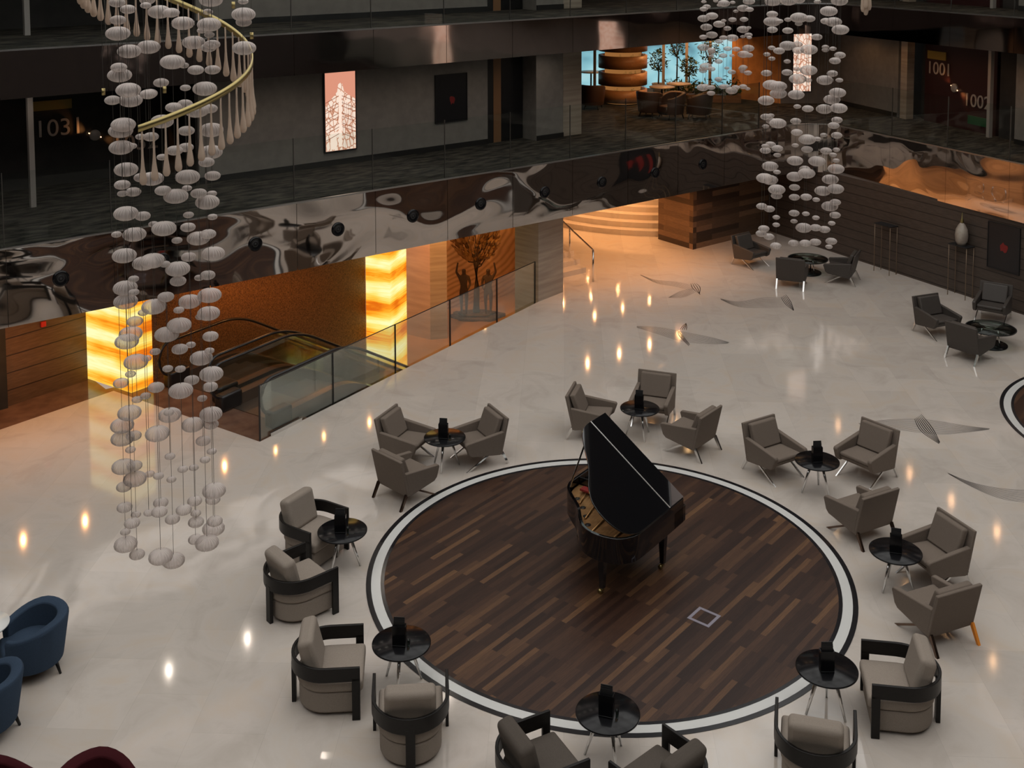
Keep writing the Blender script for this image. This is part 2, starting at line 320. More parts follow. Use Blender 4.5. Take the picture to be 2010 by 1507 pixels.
def cm(pts, n=6, close=False):              # catmull-rom
    P=[V(p) for p in pts]; out=[]; N=len(P); rng=range(N if close else N-1)
    for i in rng:
        p0=P[(i-1)%N] if close or i>0 else P[0]; p1=P[i]; p2=P[(i+1)%N]; p3=P[(i+2)%N] if close or i+2<N else P[-1]
        for k in range(n):
            t=k/n; out.append(.5*((2*p1)+(-p0+p2)*t+(2*p0-5*p1+4*p2-p3)*t*t+(-p0+3*p1-3*p2+p3)*t**3))
    if not close: out.append(P[-1])
    return out

# ================================================================ SETTING
L1, L1B, L2, L2B, L3, L3B = 3.86, 2.37, 7.53, 6.62, 11.2, 10.3
LOW = -3.6
YA = 22.06
EA = R(19.2); ex, ey = cos(EA), sin(EA)
O0 = V((8.86,19.57))
def en(e, n, z=0): return V((O0.x+e*ex-n*ey, O0.y+e*ey+n*ex, z))
def e2(e, n): p=en(e,n); return (p.x,p.y)
# main floor (one marble sheet around the escalator void), brown lobby floor, lower level
b=MB(); b.prism([(-8,-3),(-8,20.1),(7.45,23.72),(8.86,19.57),(18.24,22.80),(19.28,23.03),(19.16,23.75),(27.0,33.15),(27.0,36),(38,36),(38,-3)],-.3,0)
struct(b.build('floor', M['marble']))
b=MB(); b.prism([(-8,20.1),(7.45,23.72),(8.86,19.57),e2(1.3,0),e2(1.3,4.1),e2(.0,4.6),(7.2,26),(-8,24.2)],-.3,-.001)
struct(b.build('floor', M['brownstone']))
b=MB(); b.prism([(7,18),(32,20),(32,36),(7,36)],LOW-.2,LOW); struct(b.build('floor', M['orangewall']))
b=MB(); b.slab(e2(1.3,-.02),(18.24,22.78),-.12,LOW,-.3); struct(b.build('wall_void_near', M['stone']))
b=MB(); b.slab(e2(1.3,.0),e2(1.3,4.1),.1,LOW,-.3); struct(b.build('wall_void_end', M['stone']))
# ground level walls
b=MB(); b.slab((-8,22.7),(5.45,24.15),.25,-.0,L1B+.05); struct(b.build('wall_left', M['darkwall']))
b=MB(); b.slab((5.42,24.22),(7.20,24.66),.2,0,L1B+.05); struct(b.build('wall_left_boards', M['slatbrown']))
b=MB(); b.box(-8,8.2,26.0,26.2,0,L1B+.05); b.box(8.0,8.2,24.4,26.0,0,L1B+.05); struct(b.build('wall_left_back', M['darkwall']))
pm = onp(717,560,(-ey,ex), O0.x*-ey+O0.y*ex+4.1); em=(pm.x-O0.x)*ex+(pm.y-O0.y)*ey
b=MB(); b.slab(e2(.55,4.1),e2(em,4.1),.2,LOW,L1B+.05); struct(b.build('wall_mosaic', M['mosaic']))
p845=at(845,667,LOW); p798=at(798,655,LOW); p875=at(878,664,LOW)
b=MB(); b.slab((p798.x-1.2,p798.y+3.6),(p798.x,p798.y),.2,LOW,L1B+.05); b.slab((p798.x-.35,p798.y+1.0),(p845.x,p845.y),.2,LOW,L1B+.05); struct(b.build('wall_honey_stone', M['orangewall']))
b=MB(); b.slab((p845.x,p845.y),(p875.x,p875.y),.9,LOW,L1B+.05); struct(b.build('wall_stone_pier', M['stone']))
b=MB(); b.slab((20.5,32.6),(26.6,32.6),.2,LOW,L1B+.05); struct(b.build('wall_veneer', M['veneer']))
b=MB(); b.prism([(18.24,22.80),(19.28,23.03),(19.10,23.85),(18.08,23.60)],LOW,L1B+.05); struct(b.build('wall_stone_pillar', M['stone']))
b=MB(); b.slab((25.08,23.78),(29.3,23.84),.15,0,L1B+.05); struct(b.build('wall_wood_block_front', M['blockwood']))
b=MB(); b.slab((25.10,25.3),(25.08,23.78),.15,0,L1B+.05); struct(b.build('wall_wood_block_side', M['blockwood_y']))
wB=[(24.85,-3),(28.66,24.0)]
b=MB(); b.slab(wB[0],wB[1],-.25,0,L1B+.05); struct(b.build('wall_right', M['slatdark']))
b=MB(); b.slab((27.1,35.5),(34,35.5),.2,0,L1B+.05); b.slab((31,30),(31,35.5),-.2,0,L1B+.05); struct(b.build('wall_steps_back', M['orangewall']))
# curved steps up at the back
cx0,cy0=28.6,29.4
b=MB()
for k in range(7):
    r=5.08-.36*k; poly=[(cx0+r*cos(a),cy0+r*sin(a)) for a in [R(90+6*i) for i in range(0,34)]]+[(cx0,cy0)]
    b.prism(poly, .0 if k==0 else .17*k, .17*(k+1))
struct(b.build('floor_curved_steps', M['marble']))
b=MB(); b.slab((19.16,23.75),(27.0,33.15),.12,LOW,L1B+.05); struct(b.build('wall_beside_steps', M['stone']))
# little flight of steps behind the pillar
b=MB()
for k in range(3):
    y0=24.0+.36*k; b.prism([(19.45+.84*(y0-24),y0),(20.95+.22*(y0-24),y0),(21.5,26.0),(21.15,26.0)],.0 if k==0 else .15*k,.15*(k+1))
struct(b.build('floor_side_steps', M['marble']))
# slabs of the two walkways and the ring above
corner=qb((26.2,YA),(28.63,YA),(28.42,20.94),14)
path=[(-8,YA)]+corner+[(24.04,-3)]
outer=[(38,-3),(38,36),(-8,36)]
def slab(z0,z1,nm,top):
    b=MB(); b.prism(path+outer, z0, z1-.05); struct(b.build('ceiling_'+nm, M['soffit']))
    b=MB(); b.prism(path+outer, z1-.05, z1); struct(b.build('floor_'+nm, M[top]))
slab(L1B+.03,L1,'lower_walkway','carpet'); slab(L2B+.03,L2,'upper_walkway','carpet'); slab(L3B,L3,'top_walkway','carpet')
def fascia(z0,z1,nm,m):
    b=MB(); xs=[-8+.012]; seams=[1.13,3.08,5.03,7.0,8.95,10.93,12.89,14.86,16.81,18.75,20.7,22.6,24.5,26.2]
    prev=-8
    for s_ in seams:
        b.box(prev+.006,s_-.006,YA-.035,YA-.001,z0,z1-.02); prev=s_
    for p,q in zip(corner[:-1],corner[1:]): b.slab(p,q,-.035,z0,z1-.02)
    d=V((24.04-28.42,-3-20.94)); n=12; 
    for i in range(n):
        p=(28.42+d.x*i/n+.0011*(i>0)*d.x/4,20.94+d.y*i/n+.00027*(i>0)*d.y); q=(28.42+d.x*(i+1)/n,20.94+d.y*(i+1)/n); b.slab(p,q,-.035,z0,z1-.02)
    struct(b.build(nm, m))
    e=MB()
    for p,q in zip(path[:-1],path[1:]): e.slab(p,q,-.05,z1-.02,z1+.012)
    struct(e.build(nm+'_edge', M['edge']))
fascia(L1B,L1,'trim_1',M['steel']); fascia(L2B,L2,'trim_2',M['steel2']); fascia(L3B,L3,'trim_3',M['steel2'])
# lower walkway walls
def wall_level(z0,z1,lvl):
    sfx='lower' if lvl==1 else 'upper'
    b=MB(); b.box(-8,10.1,27.06,27.26,z0,z1); b.box(10.0,10.1,25.2,27.06,z0,z1); struct(b.build('wall_recess_'+sfx, M['darkwall']))
    b=MB(); b.box(10.0,18.29,25.1,25.3,z0,z1); b.box(19.62,20.6,24.62,25.3,z0,z1); struct(b.build('wall_back_'+sfx, M['greywall']))
    b=MB(); b.box(10.0,18.28,25.07,25.099,z0,z0+.14); b.box(19.63,20.6,24.59,24.619,z0,z0+.14); struct(b.build('baseboard_back_'+sfx, M['skirting']))
    b=MB(); b.box(20.6,21.36,24.70,25.3,z0,z1); struct(b.build('wall_stone_'+sfx, M['stone']))
    b=MB(); b.box(18.3,18.5,25.12,25.25,z0,z1); b.box(18.3,19.6,25.25,25.6,z0,z1); struct(b.build('door_frame_'+sfx, M['skirting']))
    b=MB(); b.box(18.52,18.78,25.14,25.24,z0,z1-.2); struct(b.build('trim_jamb_'+sfx, M['jamb']))
    b=MB(); b.box(18.82,19.58,25.19,25.24,z0+.01,z1-.25); struct(b.build('door_1' if lvl==1 else 'door_2', M['blackdoor']))
    b=MB(); b.box(6.26,6.37,25.06,25.20,z0,z1); struct(b.build('wall_post_'+sfx, M['silver']))
wall_level(L1,L2B+.05,1); wall_level(L2,L3B+.05,2)
# right-hand back wall (runs beside the right walkway)
bb0=V((31.25,21.06)); bd=V((-.2985,-.9544)); bn=V((.9544,-.2985))   # bn points away from the hall
def wb(s,o=0,z=None):
    p=bb0+bd*s+bn*o
    return (p.x,p.y) if z is None else V((p.x,p.y,z))
def wbox(mb,s0,s1,o0,o1,z0,z1): return mb.prism([wb(s0,o0),wb(s1,o0),wb(s1,o1),wb(s0,o1)],z0,z1)
for (z0,z1,sfx) in ((L1,L2B+.05,'lower'),(L2,L3B+.05,'upper')):
    b=MB(); wbox(b,-2.75,.22,0,.2,z0,z1); wbox(b,5.1,22,0,.2,z0,z1); struct(b.build('wall_right_back_'+sfx, M['greywall']))
    b=MB(); wbox(b,-2.75,.2,-.03,0,z0,z0+.14); wbox(b,5.12,22,-.03,0,z0,z0+.14); struct(b.build('baseboard_right_'+sfx, M['skirting']))
    b=MB(); wbox(b,.36,.66,-.02,.25,z0,z1); struct(b.build('wall_pier_'+sfx, M['jamb'] if 0 else M['stone']))
    b=MB(); wbox(b,.0,5.6,.75,.9,z0,z1); wbox(b,.22,.36,.1,.3,z0,z1); wbox(b,.66,5.1,.55,.7,z0,z1); wbox(b,4.2,5.1,.3,.55,z0,z1); struct(b.build('wall_right_recess_'+sfx, M['darkwall']))
    b=MB(); wbox(b,1.0,4.0,.38,.5,z0,z1); struct(b.build('wall_number_panel_'+sfx, M['maroon']))
    b=MB(); wbox(b,4.02,4.13,.02,.14,z0,z1); struct(b.build('wall_right_post_'+sfx, M['silver']))
# restaurant at the corner of the lower walkway
P1=at(1120,186,L1); P2=at(1436,192,L1); P3=at(1532,203,L1); P4=at(1612,203,L1)
dirw=(P2-P1).normalized(); nw=V((-dirw.y,dirw.x,0))
b=MB(); b.slab((P2.x,P2.y),(P3.x,P3.y),.2,L1,L2B+.05); struct(b.build('wall_restaurant', M['restglow']))
b=MB(); b.slab((P3.x,P3.y),(P4.x,P4.y),.2,L1,L2B+.05); b.slab((P4.x,P4.y),wb(-2.75,0),.2,L1,L2B+.05); struct(b.build('wall_corner', M['slatbrown'] if 0 else M['greywall']))
b=MB(); q1=P1-dirw*6+nw*2.2; q2=P2+dirw*3+nw*2.2
b.slab((q1.x,q1.y),(q2.x,q2.y),.05,L1-.02,L2B+.05); struct(b.build('window_daylight_beyond', M['day']))
wl=(P2-P1).length; NW=7
for i in range(NW):
    b=MB(); a=P1+dirw*(wl*i/NW); c=P1+dirw*(wl*(i+1)/NW)
    b.slab((a.x,a.y),((a+dirw*.10).x,(a+dirw*.10).y),.12,L1,L2B+.03)
    a2=a+dirw*.10
    b.slab((a2.x,a2.y),(c.x,c.y),.12,L1,L1+.12); b.slab((a2.x,a2.y),(c.x,c.y),.12,L2B-.25,L2B+.03)
    w_=struct(b.build('window_%d'%(i+1), M['silver']))
    g=MB(); a3=a2+nw*.05; c3=c+nw*.05; g.slab((a3.x,a3.y),(c3.x,c3.y),.012,L1+.12,L2B-.25); g.build('pane', M['glass'], w_)
# walls behind and beside the camera (seen only in reflections) and the roof beams
b=MB(); b.box(-8.3,-8,-3,36,0,15.2); struct(b.build('wall_west', M['darkwall']))
b=MB(); b.box(-8,38,-3.3,-3,0,15.2); struct(b.build('wall_south', M['darkwall']))
b=MB(); b.box(-8,38,36,36.3,L1,15.2); struct(b.build('wall_north', M['darkwall']))
b=MB()
for k in range(6): b.box(-8,38,-1+4.2*k,-.8+4.2*k,14.8,15.2)
for k in range(8): b.box(-6+4.6*k,-5.8+4.6*k,-3,22.5,14.85,15.15)
struct(b.build('ceiling_roof_beams', M['greywall']))
b=MB(); b.prism(path+outer,14.2,14.4); struct(b.build('ceiling_ring', M['soffit']))

# ================================================================ THINGS OF THE HALL
# ---- backlit onyx columns
oc=at(258,771); orr=at(301,755); b=MB(); b.prism([(7.18,24.85),(oc.x,oc.y),(orr.x,orr.y),(8.45,25.0)],0,L1B+.02)
tag(b.build('onyx_column', M['onyx']), 'glowing yellow onyx column left of the escalators beside the brown board wall', 'column')
q1=e2(em,4.08); cq2=onp(765,560,(-ey,ex), -O0.x*ey+O0.y*ex+3.35); cq3=onp(798,560,(-ey,ex), -O0.x*ey+O0.y*ex+3.7)
b=MB(); b.prism([q1,(cq2.x,cq2.y),(cq3.x,cq3.y),e2(em+1.1,4.9)],LOW,L1B+.02)
tag(b.build('onyx_column', M['onyx2']), 'glowing yellow onyx column behind the far end of the escalators beside the mosaic wall', 'column')

# ---- circular dance floors
def ring(mb, r0, r1, z, n=128, zb=None):
    vs=[(r*cos(2*pi*k/n),r*sin(2*pi*k/n),zz) for (r,zz) in ((r0,0),(r0,z),(r1,z),(r1,0)) for k in range(n)]; fs=[]
    for j in range(3):
        for k in range(n): fs.append((j*n+k,j*n+(k+1)%n,(j+1)*n+(k+1)%n,(j+1)*n+k))
    return mb.add(vs,fs)
def dance(c, r, label):
    t=thing('dance_floor', label, 'dance floor', (c[0],c[1],0.0015))
    b=MB(); b.prism([((r-.27)*cos(2*pi*k/128),(r-.27)*sin(2*pi*k/128)) for k in range(128)],0,.004); b.build('wooden_disc', M['parquet'], t)
    ring(MB(),r-.27,r-.215,.005).build('inner_black_ring', M['inlay_dark'], t)
    ring(MB(),r-.215,r-.075,.004).build('pale_ring', M['inlay_pale'], t)
    ring(MB(),r-.075,r,.005).build('outer_black_ring', M['inlay_dark'], t)
    return t
CC=(1.1651*H, 1.2807*H); RR=.3799*H
def circ3(a,b_,c):
    ax,ay,bx,by,cx_,cy_=a.x,a.y,b_.x,b_.y,c.x,c.y; d=2*(ax*(by-cy_)+bx*(cy_-ay)+cx_*(ay-by))
    ux=((ax*ax+ay*ay)*(by-cy_)+(bx*bx+by*by)*(cy_-ay)+(cx_*cx_+cy_*cy_)*(ay-by))/d; uy=((ax*ax+ay*ay)*(cx_-bx)+(bx*bx+by*by)*(ax-cx_)+(cx_*cx_+cy_*cy_)*(bx-ax))/d
    return (ux,uy),hypot(ax-ux,ay-uy)
DC2,DR2=circ3(at(1962,790),at(2010,740),at(2010,860))
print('second circle',DC2,DR2)
dance(CC, RR, 'large round dark parquet dance floor under the piano')
dance(DC2, DR2, 'round dark parquet dance floor cut off by the right edge of the photo')
# square brass cover in the parquet
sq=at(1382,1211,.006); b=MB(); h=.175
for (x0,x1,y0,y1) in ((-h,h,-h,-h+.045),(-h,h,h-.045,h),(-h,-h+.045,-h+.045,h-.045),(h-.045,h,-h+.045,h-.045)): b.box(x0,x1,y0,y1,0,.006)
o=b.build('floor_box_frame', mat('brushed_cover',(.34,.32,.38),.3,.5)); o.location=(sq.x,sq.y,.0045); o.rotation_euler=(0,0,R(13)); tag(o,'square grey metal floor box frame in the dark parquet','floor box')

# ---- bird inlays
def ribbon(mb, pts, wd):
    n=len(pts)
    for i in range(n-1):
        a=V(pts[i]); c=V(pts[i+1]); d=(c-a).normalized(); p=V((-d.y,d.x,0))
        w0=wd*(.35+.65*sin(pi*min(1,max(0,i/(n-1)))))/2; w1=wd*(.35+.65*sin(pi*(i+1)/(n-1)))/2
        mb.add([a-p*w0,c-p*w1,c+p*w1,a+p*w0],[(0,1,2,3)])
def bundle(mb, up, lo, n, wd, z=.0012):
    up=[at(*p) for p in up]; lo=[at(*p) for p in lo]
    U=cm(up,5); L_=cm(lo,5); m=min(len(U),len(L_))
    for k in range(n):
        t=k/(n-1); ribbon(mb,[V((U[i].x*(1-t)+L_[i].x*t, U[i].y*(1-t)+L_[i].y*t, z)) for i in range(m)],wd)
def inlay(label, wings, body):
    t=thing('floor_inlay', label, 'floor inlay', (0,0,0))
    mb=MB()
    for u_,l_,n in wings: bundle(mb,u_,l_,n,.014)
    mb.build('wing_lines', M['inlay_grey'], t)
    for u_,l_,n in body:
        mb=MB(); bundle(mb,u_,l_,max(4,n-2),.018,.0015); mb.build('body_feathers', M['inlay_dark'], t)
inlay('grey bird-shaped line inlay nearest the curved steps',[([(1257,539),(1285,549),(1325,553),(1362,560)],[(1257,540),(1290,556),(1325,562),(1360,571)],9),([(1312,584),(1335,572),(1360,566)],[(1314,584),(1340,583),(1366,573)],9)],[([(1356,556),(1360,566),(1375,578)],[(1366,556),(1374,564),(1373,578)],6)])
inlay('grey bird-shaped line inlay in front of the far armchair group',[([(1414,586),(1450,592),(1500,584),(1536,585)],[(1415,588),(1450,602),(1500,604),(1540,603)],12)],[([(1533,583),(1542,597),(1558,610)],[(1542,578),(1552,592),(1558,608)],7)])
inlay('grey bird-shaped line inlay in the middle of the hall beside a lamp reflection',[([(1250,640),(1290,642),(1340,651),(1400,663),(1432,672)],[(1250,643),(1290,655),(1340,670),(1400,675),(1428,674)],13)],[([(1330,648),(1334,660),(1352,679)],[(1334,650),(1344,664),(1354,676)],4),([(1334,648),(1340,640),(1347,634)],[(1347,648),(1348,642),(1347,635)],4)])
inlay('large grey bird-shaped line inlay behind the armchairs on the right',[([(1685,831),(1740,824),(1800,822),(1850,828),(1900,836),(1943,841)],[(1690,834),(1740,840),(1800,848),(1850,852),(1900,848),(1941,843)],14)],[([(1795,822),(1808,846),(1843,871)],[(1808,813),(1830,840),(1845,868)],9)])
inlay('grey bird-shaped line inlay cut off at the right edge below the second dance floor',[([(1860,928),(1905,946),(1960,958),(2015,962),(2060,960)],[(1862,930),(1905,954),(1960,977),(2015,986),(2060,990)],11)],[([(2060,950),(2075,965),(2085,990)],[(2070,950),(2085,965),(2095,990)],6)])

# ---- angular armchair (front = +x)
def make_armchair(fab, legm, label, cat='armchair', leg2=None):
    t=thing('lounge_armchair', label, cat)
    def slabxz(mb, prof, y0, y1):            # profile in x,z extruded along y
        n=len(prof); vs=[(x,y0,z) for x,z in prof]+[(x,y1,z) for x,z in prof]
        mb.add(vs,[list(range(n))[::-1],list(range(n,2*n))]+[[i,(i+1)%n,n+(i+1)%n,n+i] for i in range(n)])
    b=MB(); slabxz(b,[(-.30,.20),(-.25,.22),(-.40,.86),(-.45,.85)],-.39,.39); b.build('backrest', fab, t, bevel=.012)
    for s in (-1,1):
        b=MB(); y0,y1=sorted((s*.31,s*.39)); slabxz(b,[(-.27,.20),(.31,.28),(.37,.33),(.43,.50),(.41,.535),(-.34,.62)],y0,y1); b.build('armrest', fab, t, bevel=.014)
    b=MB(); slabxz(b,[(-.26,.22),(.28,.29),(.35,.38),(-.27,.34)],-.309,.309); b.build('seat_base', fab, t, bevel=.01)
    b=MB(); slabxz(b,[(-.24,.345),(.36,.385),(.36,.455),(-.22,.425)],-.305,.305); b.build('seat_cushion', fab, t, bevel=.03, seg=3)
    b=MB(); slabxz(b,[(-.245,.43),(-.12,.44),(-.28,.86),(-.385,.84)],-.30,.30); b.build('back_cushion', fab, t, bevel=.03, seg=3)
    for i,s in enumerate((-1,1)):
        b=MB(); slabxz(b,[(-.27,.25),(-.33,.25),(-.455,0),(-.415,0)],s*.36-.02,s*.36+.02); b.build('rear_leg', (leg2 if (leg2 and s==-1) else legm), t)
        b=MB(); slabxz(b,[(-.10,.25),(-.04,.25),(.40,0),(.34,0)],s*.34-.011,s*.34+.011); b.build('front_leg', legm, t)
    return t
def face(px, py, z, tx, ty, rot=0): 
    p=at(px,py,z); q=at(tx,ty,.56); return (p.x,p.y,0), atan2(q.y-p.y,q.x-p.x)+R(rot)
TB={'A':(873,857),'B':(1256,800),'C':(1604,903),'D':(1758,1080),'E':(672,1040),'F':(788,1260),'G':(1193,1397),'Hh':(1623,1310)}
proto=make_armchair(M['taupe'], M['chrome'], '')
protoB=make_armchair(M['taupe'], M['bronzeleg'], '')
protoO=make_armchair(M['taupe'], M['bronzeleg'], '', leg2=M['orangeleg'])
protoD=make_armchair(M['taupedark'], M['chrome'], '')
AC=[ # proto, seat px, facing table (or angle), extra rot, label, group
 (proto,(797,862),'A',-6,'taupe angular armchair at the back left of the table between escalators and piano'),
 (proto,(938,862),'A',6,'taupe angular armchair at the back right of the table between escalators and piano'),
 (protoB,(797,928),'A',-14,'taupe angular armchair seen from behind, nearest the dance floor left of the piano'),
 (proto,(1162,812),'B',-10,'taupe angular armchair with its side half behind the raised piano lid'),
 (proto,(1281,787),'B',6,'taupe angular armchair facing the camera straight behind the piano'),
 (proto,(1356,842),'B',-6,'taupe angular armchair seen side-on right of the piano, facing left'),
 (proto,(1520,886),'C',-10,'dark taupe angular armchair left of the table behind the right rim of the dance floor'),
 (proto,(1700,892),'C',10,'taupe angular armchair right of the table, in front of the large bird inlay'),
 (protoB,(1689,999),'C',14,'taupe angular armchair seen from behind at the right rim of the dance floor'),
 (proto,(1832,1086),'D',4,'taupe angular armchair facing left behind the rightmost black table'),
 (protoO,(1836,1188),'D',14,'taupe angular armchair with one orange rear leg, nearest the right edge'),
 (protoD,(1839,624),(1940,645),-10,'dark armchair on the left of the glass table by the dark right wall'),
 (protoD,(1948,598),(1930,660),-8,'dark armchair between the glass table and the dark right wall'),
 (protoD,(1905,668),(1945,630),-8,'dark armchair seen from behind in front of the glass table'),
 (protoD,(1474,494),(1590,520),4,'dark armchair beside the striped wood block, left of the far group'),
 (protoD,(1555,532),(1597,488),10,'dark armchair with bright legs seen from behind, centre of the far group'),
 (protoD,(1652,524),(1590,505),0,'dark armchair seen from behind at the right of the far group, below the bead chandelier'),
]
used=set(); chairs=[]
for pr,(px,py),tg,rot,lab in AC:
    o=pr if pr.name not in used else copy_tree(pr); used.add(pr.name)
    tx,ty=TB[tg] if isinstance(tg,str) else tg
    loc,rz=face(px,py,.40,tx,ty,rot); place(o,loc,rz); o['label']=lab; o['group']='angular lounge armchairs'; chairs.append(o)

# ---- barrel armchair with dark wood frame (front = +x)
def make_barrel(fab):
    t=thing('barrel_armchair','', 'armchair')
    def D(xf, r, n=14, xr=-.03): return [(xf,-r),(xf,r)]+[(xr+r*cos(a)*.98,r*sin(a)) for a in [pi/2+pi*k/n for k in range(n+1)]]
    b=MB(); b.prism(D(.38,.365),.04,.31); b.build('upholstered_base', fab, t, bevel=.03, seg=3)
    b=MB(); b.prism(D(.43,.385),.31,.465); b.build('seat_cushion', fab, t, bevel=.045, seg=4)
    # bent wood band
    r=.42; pth=[(.40,-r+.0)]+[( .12,-r)]+[(-.02+r*cos(a)*1.0,r*sin(a)) for a in [-pi/2-pi*k/20 for k in range(21)]]+[(.12,r),(.40,r)]
    n=len(pth); vs=[];fs=[]
    for i,(x,y) in enumerate(pth):
        f=1-abs(2*i/(n-1)-1); zt=.66+.05*min(1,f*2.2)*0; dx=x+.02; l=hypot(dx,y) if x<.0 else abs(y); 
        nx,ny=((dx/l,y/l) if x<.0 else (0,1 if y>0 else -1))
        th=.038; z0,z1=.50-.015*f,.675
        vs+=[(x,y,z0),(x+nx*th,y+ny*th,z0),(x+nx*th*1.0,y+ny*th*1.0,z1),(x,y,z1)]
    for i in range(n-1):
        for k in range(4): fs.append((i*4+k,i*4+(k+1)%4,(i+1)*4+(k+1)%4,(i+1)*4+k))
    fs+=[(0,1,2,3),((n-1)*4+3,(n-1)*4+2,(n-1)*4+1,(n-1)*4)]
    MB().add(vs,fs).build('curved_frame', M['darkwood'], t, bevel=.006)
    for s in (-1,1):
        y0,y1=sorted((s*.42,s*.458)); b=MB(); b.box(.30,.40,y0,y1,0,.54); b.build('leg', M['darkwood'], t, bevel=.005)
    b=MB(); b.box(-.478,-.425,-.055,.055,0,.54); b.build('leg', M['darkwood'], t, bevel=.005)
    b=MB(); b.box(-.10,.10,-.30,.30,-.25,.25); b.xf(Matrix.Translation((-.23,0,.68))@Matrix.Rotation(R(-14),4,'Y')); b.build('back_cushion', fab, t, bevel=.06, seg=4)
    return t
bar=make_barrel(M['beige']); bard=make_barrel(M['taupedim']); used=set()
BC=[((609,1041),'E',-4,'beige barrel armchair with dark wood frame facing the camera, topmost of the left ones'),
 ((584,1143),'E',-26,'beige barrel armchair with dark wood frame seen from behind, below the topmost left one'),
 ((648,1309),'F',-12,'beige barrel armchair with dark wood frame seen side-on left of the blue-black table'),
 ((806,1402),'F',-6,'beige barrel armchair seen straight from behind, rear leg towards the camera, left of centre'),
 ((1056,1508),'G',-12,'dark-looking barrel armchair at the bottom edge, left of the front table'),
 ((1303,1540),'G',12,'dark-looking barrel armchair at the bottom edge, right of the front table'),
 ((1600,1470),'Hh',6,'beige barrel armchair seen from behind at the bottom right, below the black table'),
 ((1766,1345),'Hh',-2,'beige barrel armchair with dark wood frame facing left, lower right of the dance floor')]
for (p,tg,rot,lab) in BC:
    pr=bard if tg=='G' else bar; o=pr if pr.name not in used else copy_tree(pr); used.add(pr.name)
    loc,rz=face(p[0],p[1],.40,*TB[tg],rot); place(o,loc,rz); o.scale=(1,1,1); o['label']=lab; o['group']='barrel armchairs around the dance floor'

# ---- round side tables with menu holders
def make_table(top):
    t=thing('side_table','', 'table')
    b=MB(); b.lathe([(.0,.535),(.34,.535),(.378,.545),(.378,.56),(.37,.566),(.0,.566)],56); b.build('tabletop', top, t)
    for k in range(3):
        a=R(30+120*k); b=MB(); b.tube([(.10*cos(a),.10*sin(a),.53),(.27*cos(a),.27*sin(a),.0)],[.028,.015],8); b.build('leg', M['chrome'], t)
    b=MB(); b.lathe([(0,.50),(.12,.50),(.12,.535),(0,.535)],24); b.build('leg_hub', M['chrome'], t)
    return t
TLS={'A':'table between three armchairs left of the piano','B':'table directly behind the piano lid','C':'table behind the right rim of the dance floor','D':'rightmost black side table','E':'table beside the topmost left barrel armchair','F':'table at the lower left dance floor rim','G':'table at the bottom centre','Hh':'table at the lower right dance floor rim'}
tb=make_table(M['black']); used=False; TP=[]
TL={'A':'black round side table between three armchairs left of the piano','B':'black round side table right behind the piano',
 'C':'black round side table among armchairs behind the right rim of the dance floor','D':'rightmost black round side table with two armchairs',
 'E':'black round side table beside the topmost barrel armchair on the left','F':'black round side table at the lower left rim of the dance floor',
 'G':'black round side table at the bottom centre on the dance floor rim','Hh':'black round side table at the lower right rim of the dance floor'}
for i,(k,(px,py)) in enumerate(TB.items()):
    o=tb if not used else copy_tree(tb); used=True
    p=at(px,py,.566); place(o,(p.x,p.y,0),YAW-pi/2+R(-12+25*i)); o['label']=TL[k]; o['group']='black round side tables'; TP.append((k,p))
def make_menu():
    t=thing('menu_holder','', 'menu holder')
    b=MB(); b.box(-.085,.085,-.05,.05,0,.02); b.build('base', M['black'], t, bevel=.004)
    b=MB(); b.box(-.085,.085,-.045,-.037,.02,.27); b.box(-.085,.085,.037,.045,.02,.27); b.box(-.085,-.077,-.037,.037,.02,.27); b.box(.077,.085,-.037,.037,.02,.27); b.build('stand', M['black'], t)
    for k in range(3):
        b=MB(); b.box(-.07,.07,-.004,.004,0,.31+.02*k); b.xf(Matrix.Translation((0,-.022+.02*k,.021))@Matrix.Rotation(R(-2+2*k),4,'X')); b.build('menu_card', M['matblack'], t)
    return t
mh=make_menu(); used=False
for k,p in TP:
    o=mh if not used else copy_tree(mh); used=True
    place(o,(p.x-.02*_R.x-.06*cos(YAW),p.y-.02*_R.y-.06*sin(YAW),.566),YAW-pi/2+R(random.uniform(-20,20))); o['label']='black menu holder on the '+TLS[k]; o['group']='menu holders on the side tables'
# glowing sticks in glass tubes, added for the onyx glint on the menu holders
cl=thing('candle_holder','','candle holder'); b=MB(); b.lathe([(0,0),(.018,0),(.019,.10),(.0165,.10),(.0155,.008),(0,.008)],16); b.build('glass', M['tableglass'], cl); b=MB(); b.lathe([(0,.009),(.009,.009),(.009,.075),(0,.085)],12); b.build('candle', M['candle'], cl)
used=False
for k,p in TP:
    if k not in ('A','E','F','G'): continue
    o=cl if not used else copy_tree(cl); used=True
    place(o,(p.x+.10*_R.x-.10*cos(YAW),p.y+.10*_R.y-.10*sin(YAW),.566),0); o['label']='glowing candle glass on the '+TLS[k]; o['group']='candle glasses on the side tables'

# ---- glass coffee table (right) and dark table of the far group
def glass_table(px,py,label,r=.56):
    p=at(px,py,.42); t=thing('glass_table',label,'table',(p.x,p.y,0))
    b=MB(); b.lathe([(0,.405),(r,.405),(r,.42),(0,.42)],48); b.build('glass_top', M['tableglass'], t)
    b=MB(); ring(b,r-.02,r+.004,.006); b.xf(Matrix.Translation((0,0,.416))); b.build('rim', M['matblack'], t)
    for k in range(3):
        a=R(20+120*k); b=MB(); b.tube([(.20*cos(a),.20*sin(a),.405),(.26*cos(a),.26*sin(a),.02)],.016,8); b.build('leg', M['chrome'], t)
    b=MB(); b.lathe([(0,0),(.38,0),(.38,.03),(0,.03)],40); b.build('base_disc', M['black'], t)
    return t
glass_table(1945,643,'round glass-topped table with a black base disc by the dark right wall')
glass_table(1586,507,'round glass-topped table with a black base disc in the far group by the wood block')
# black disc table in front of glass table

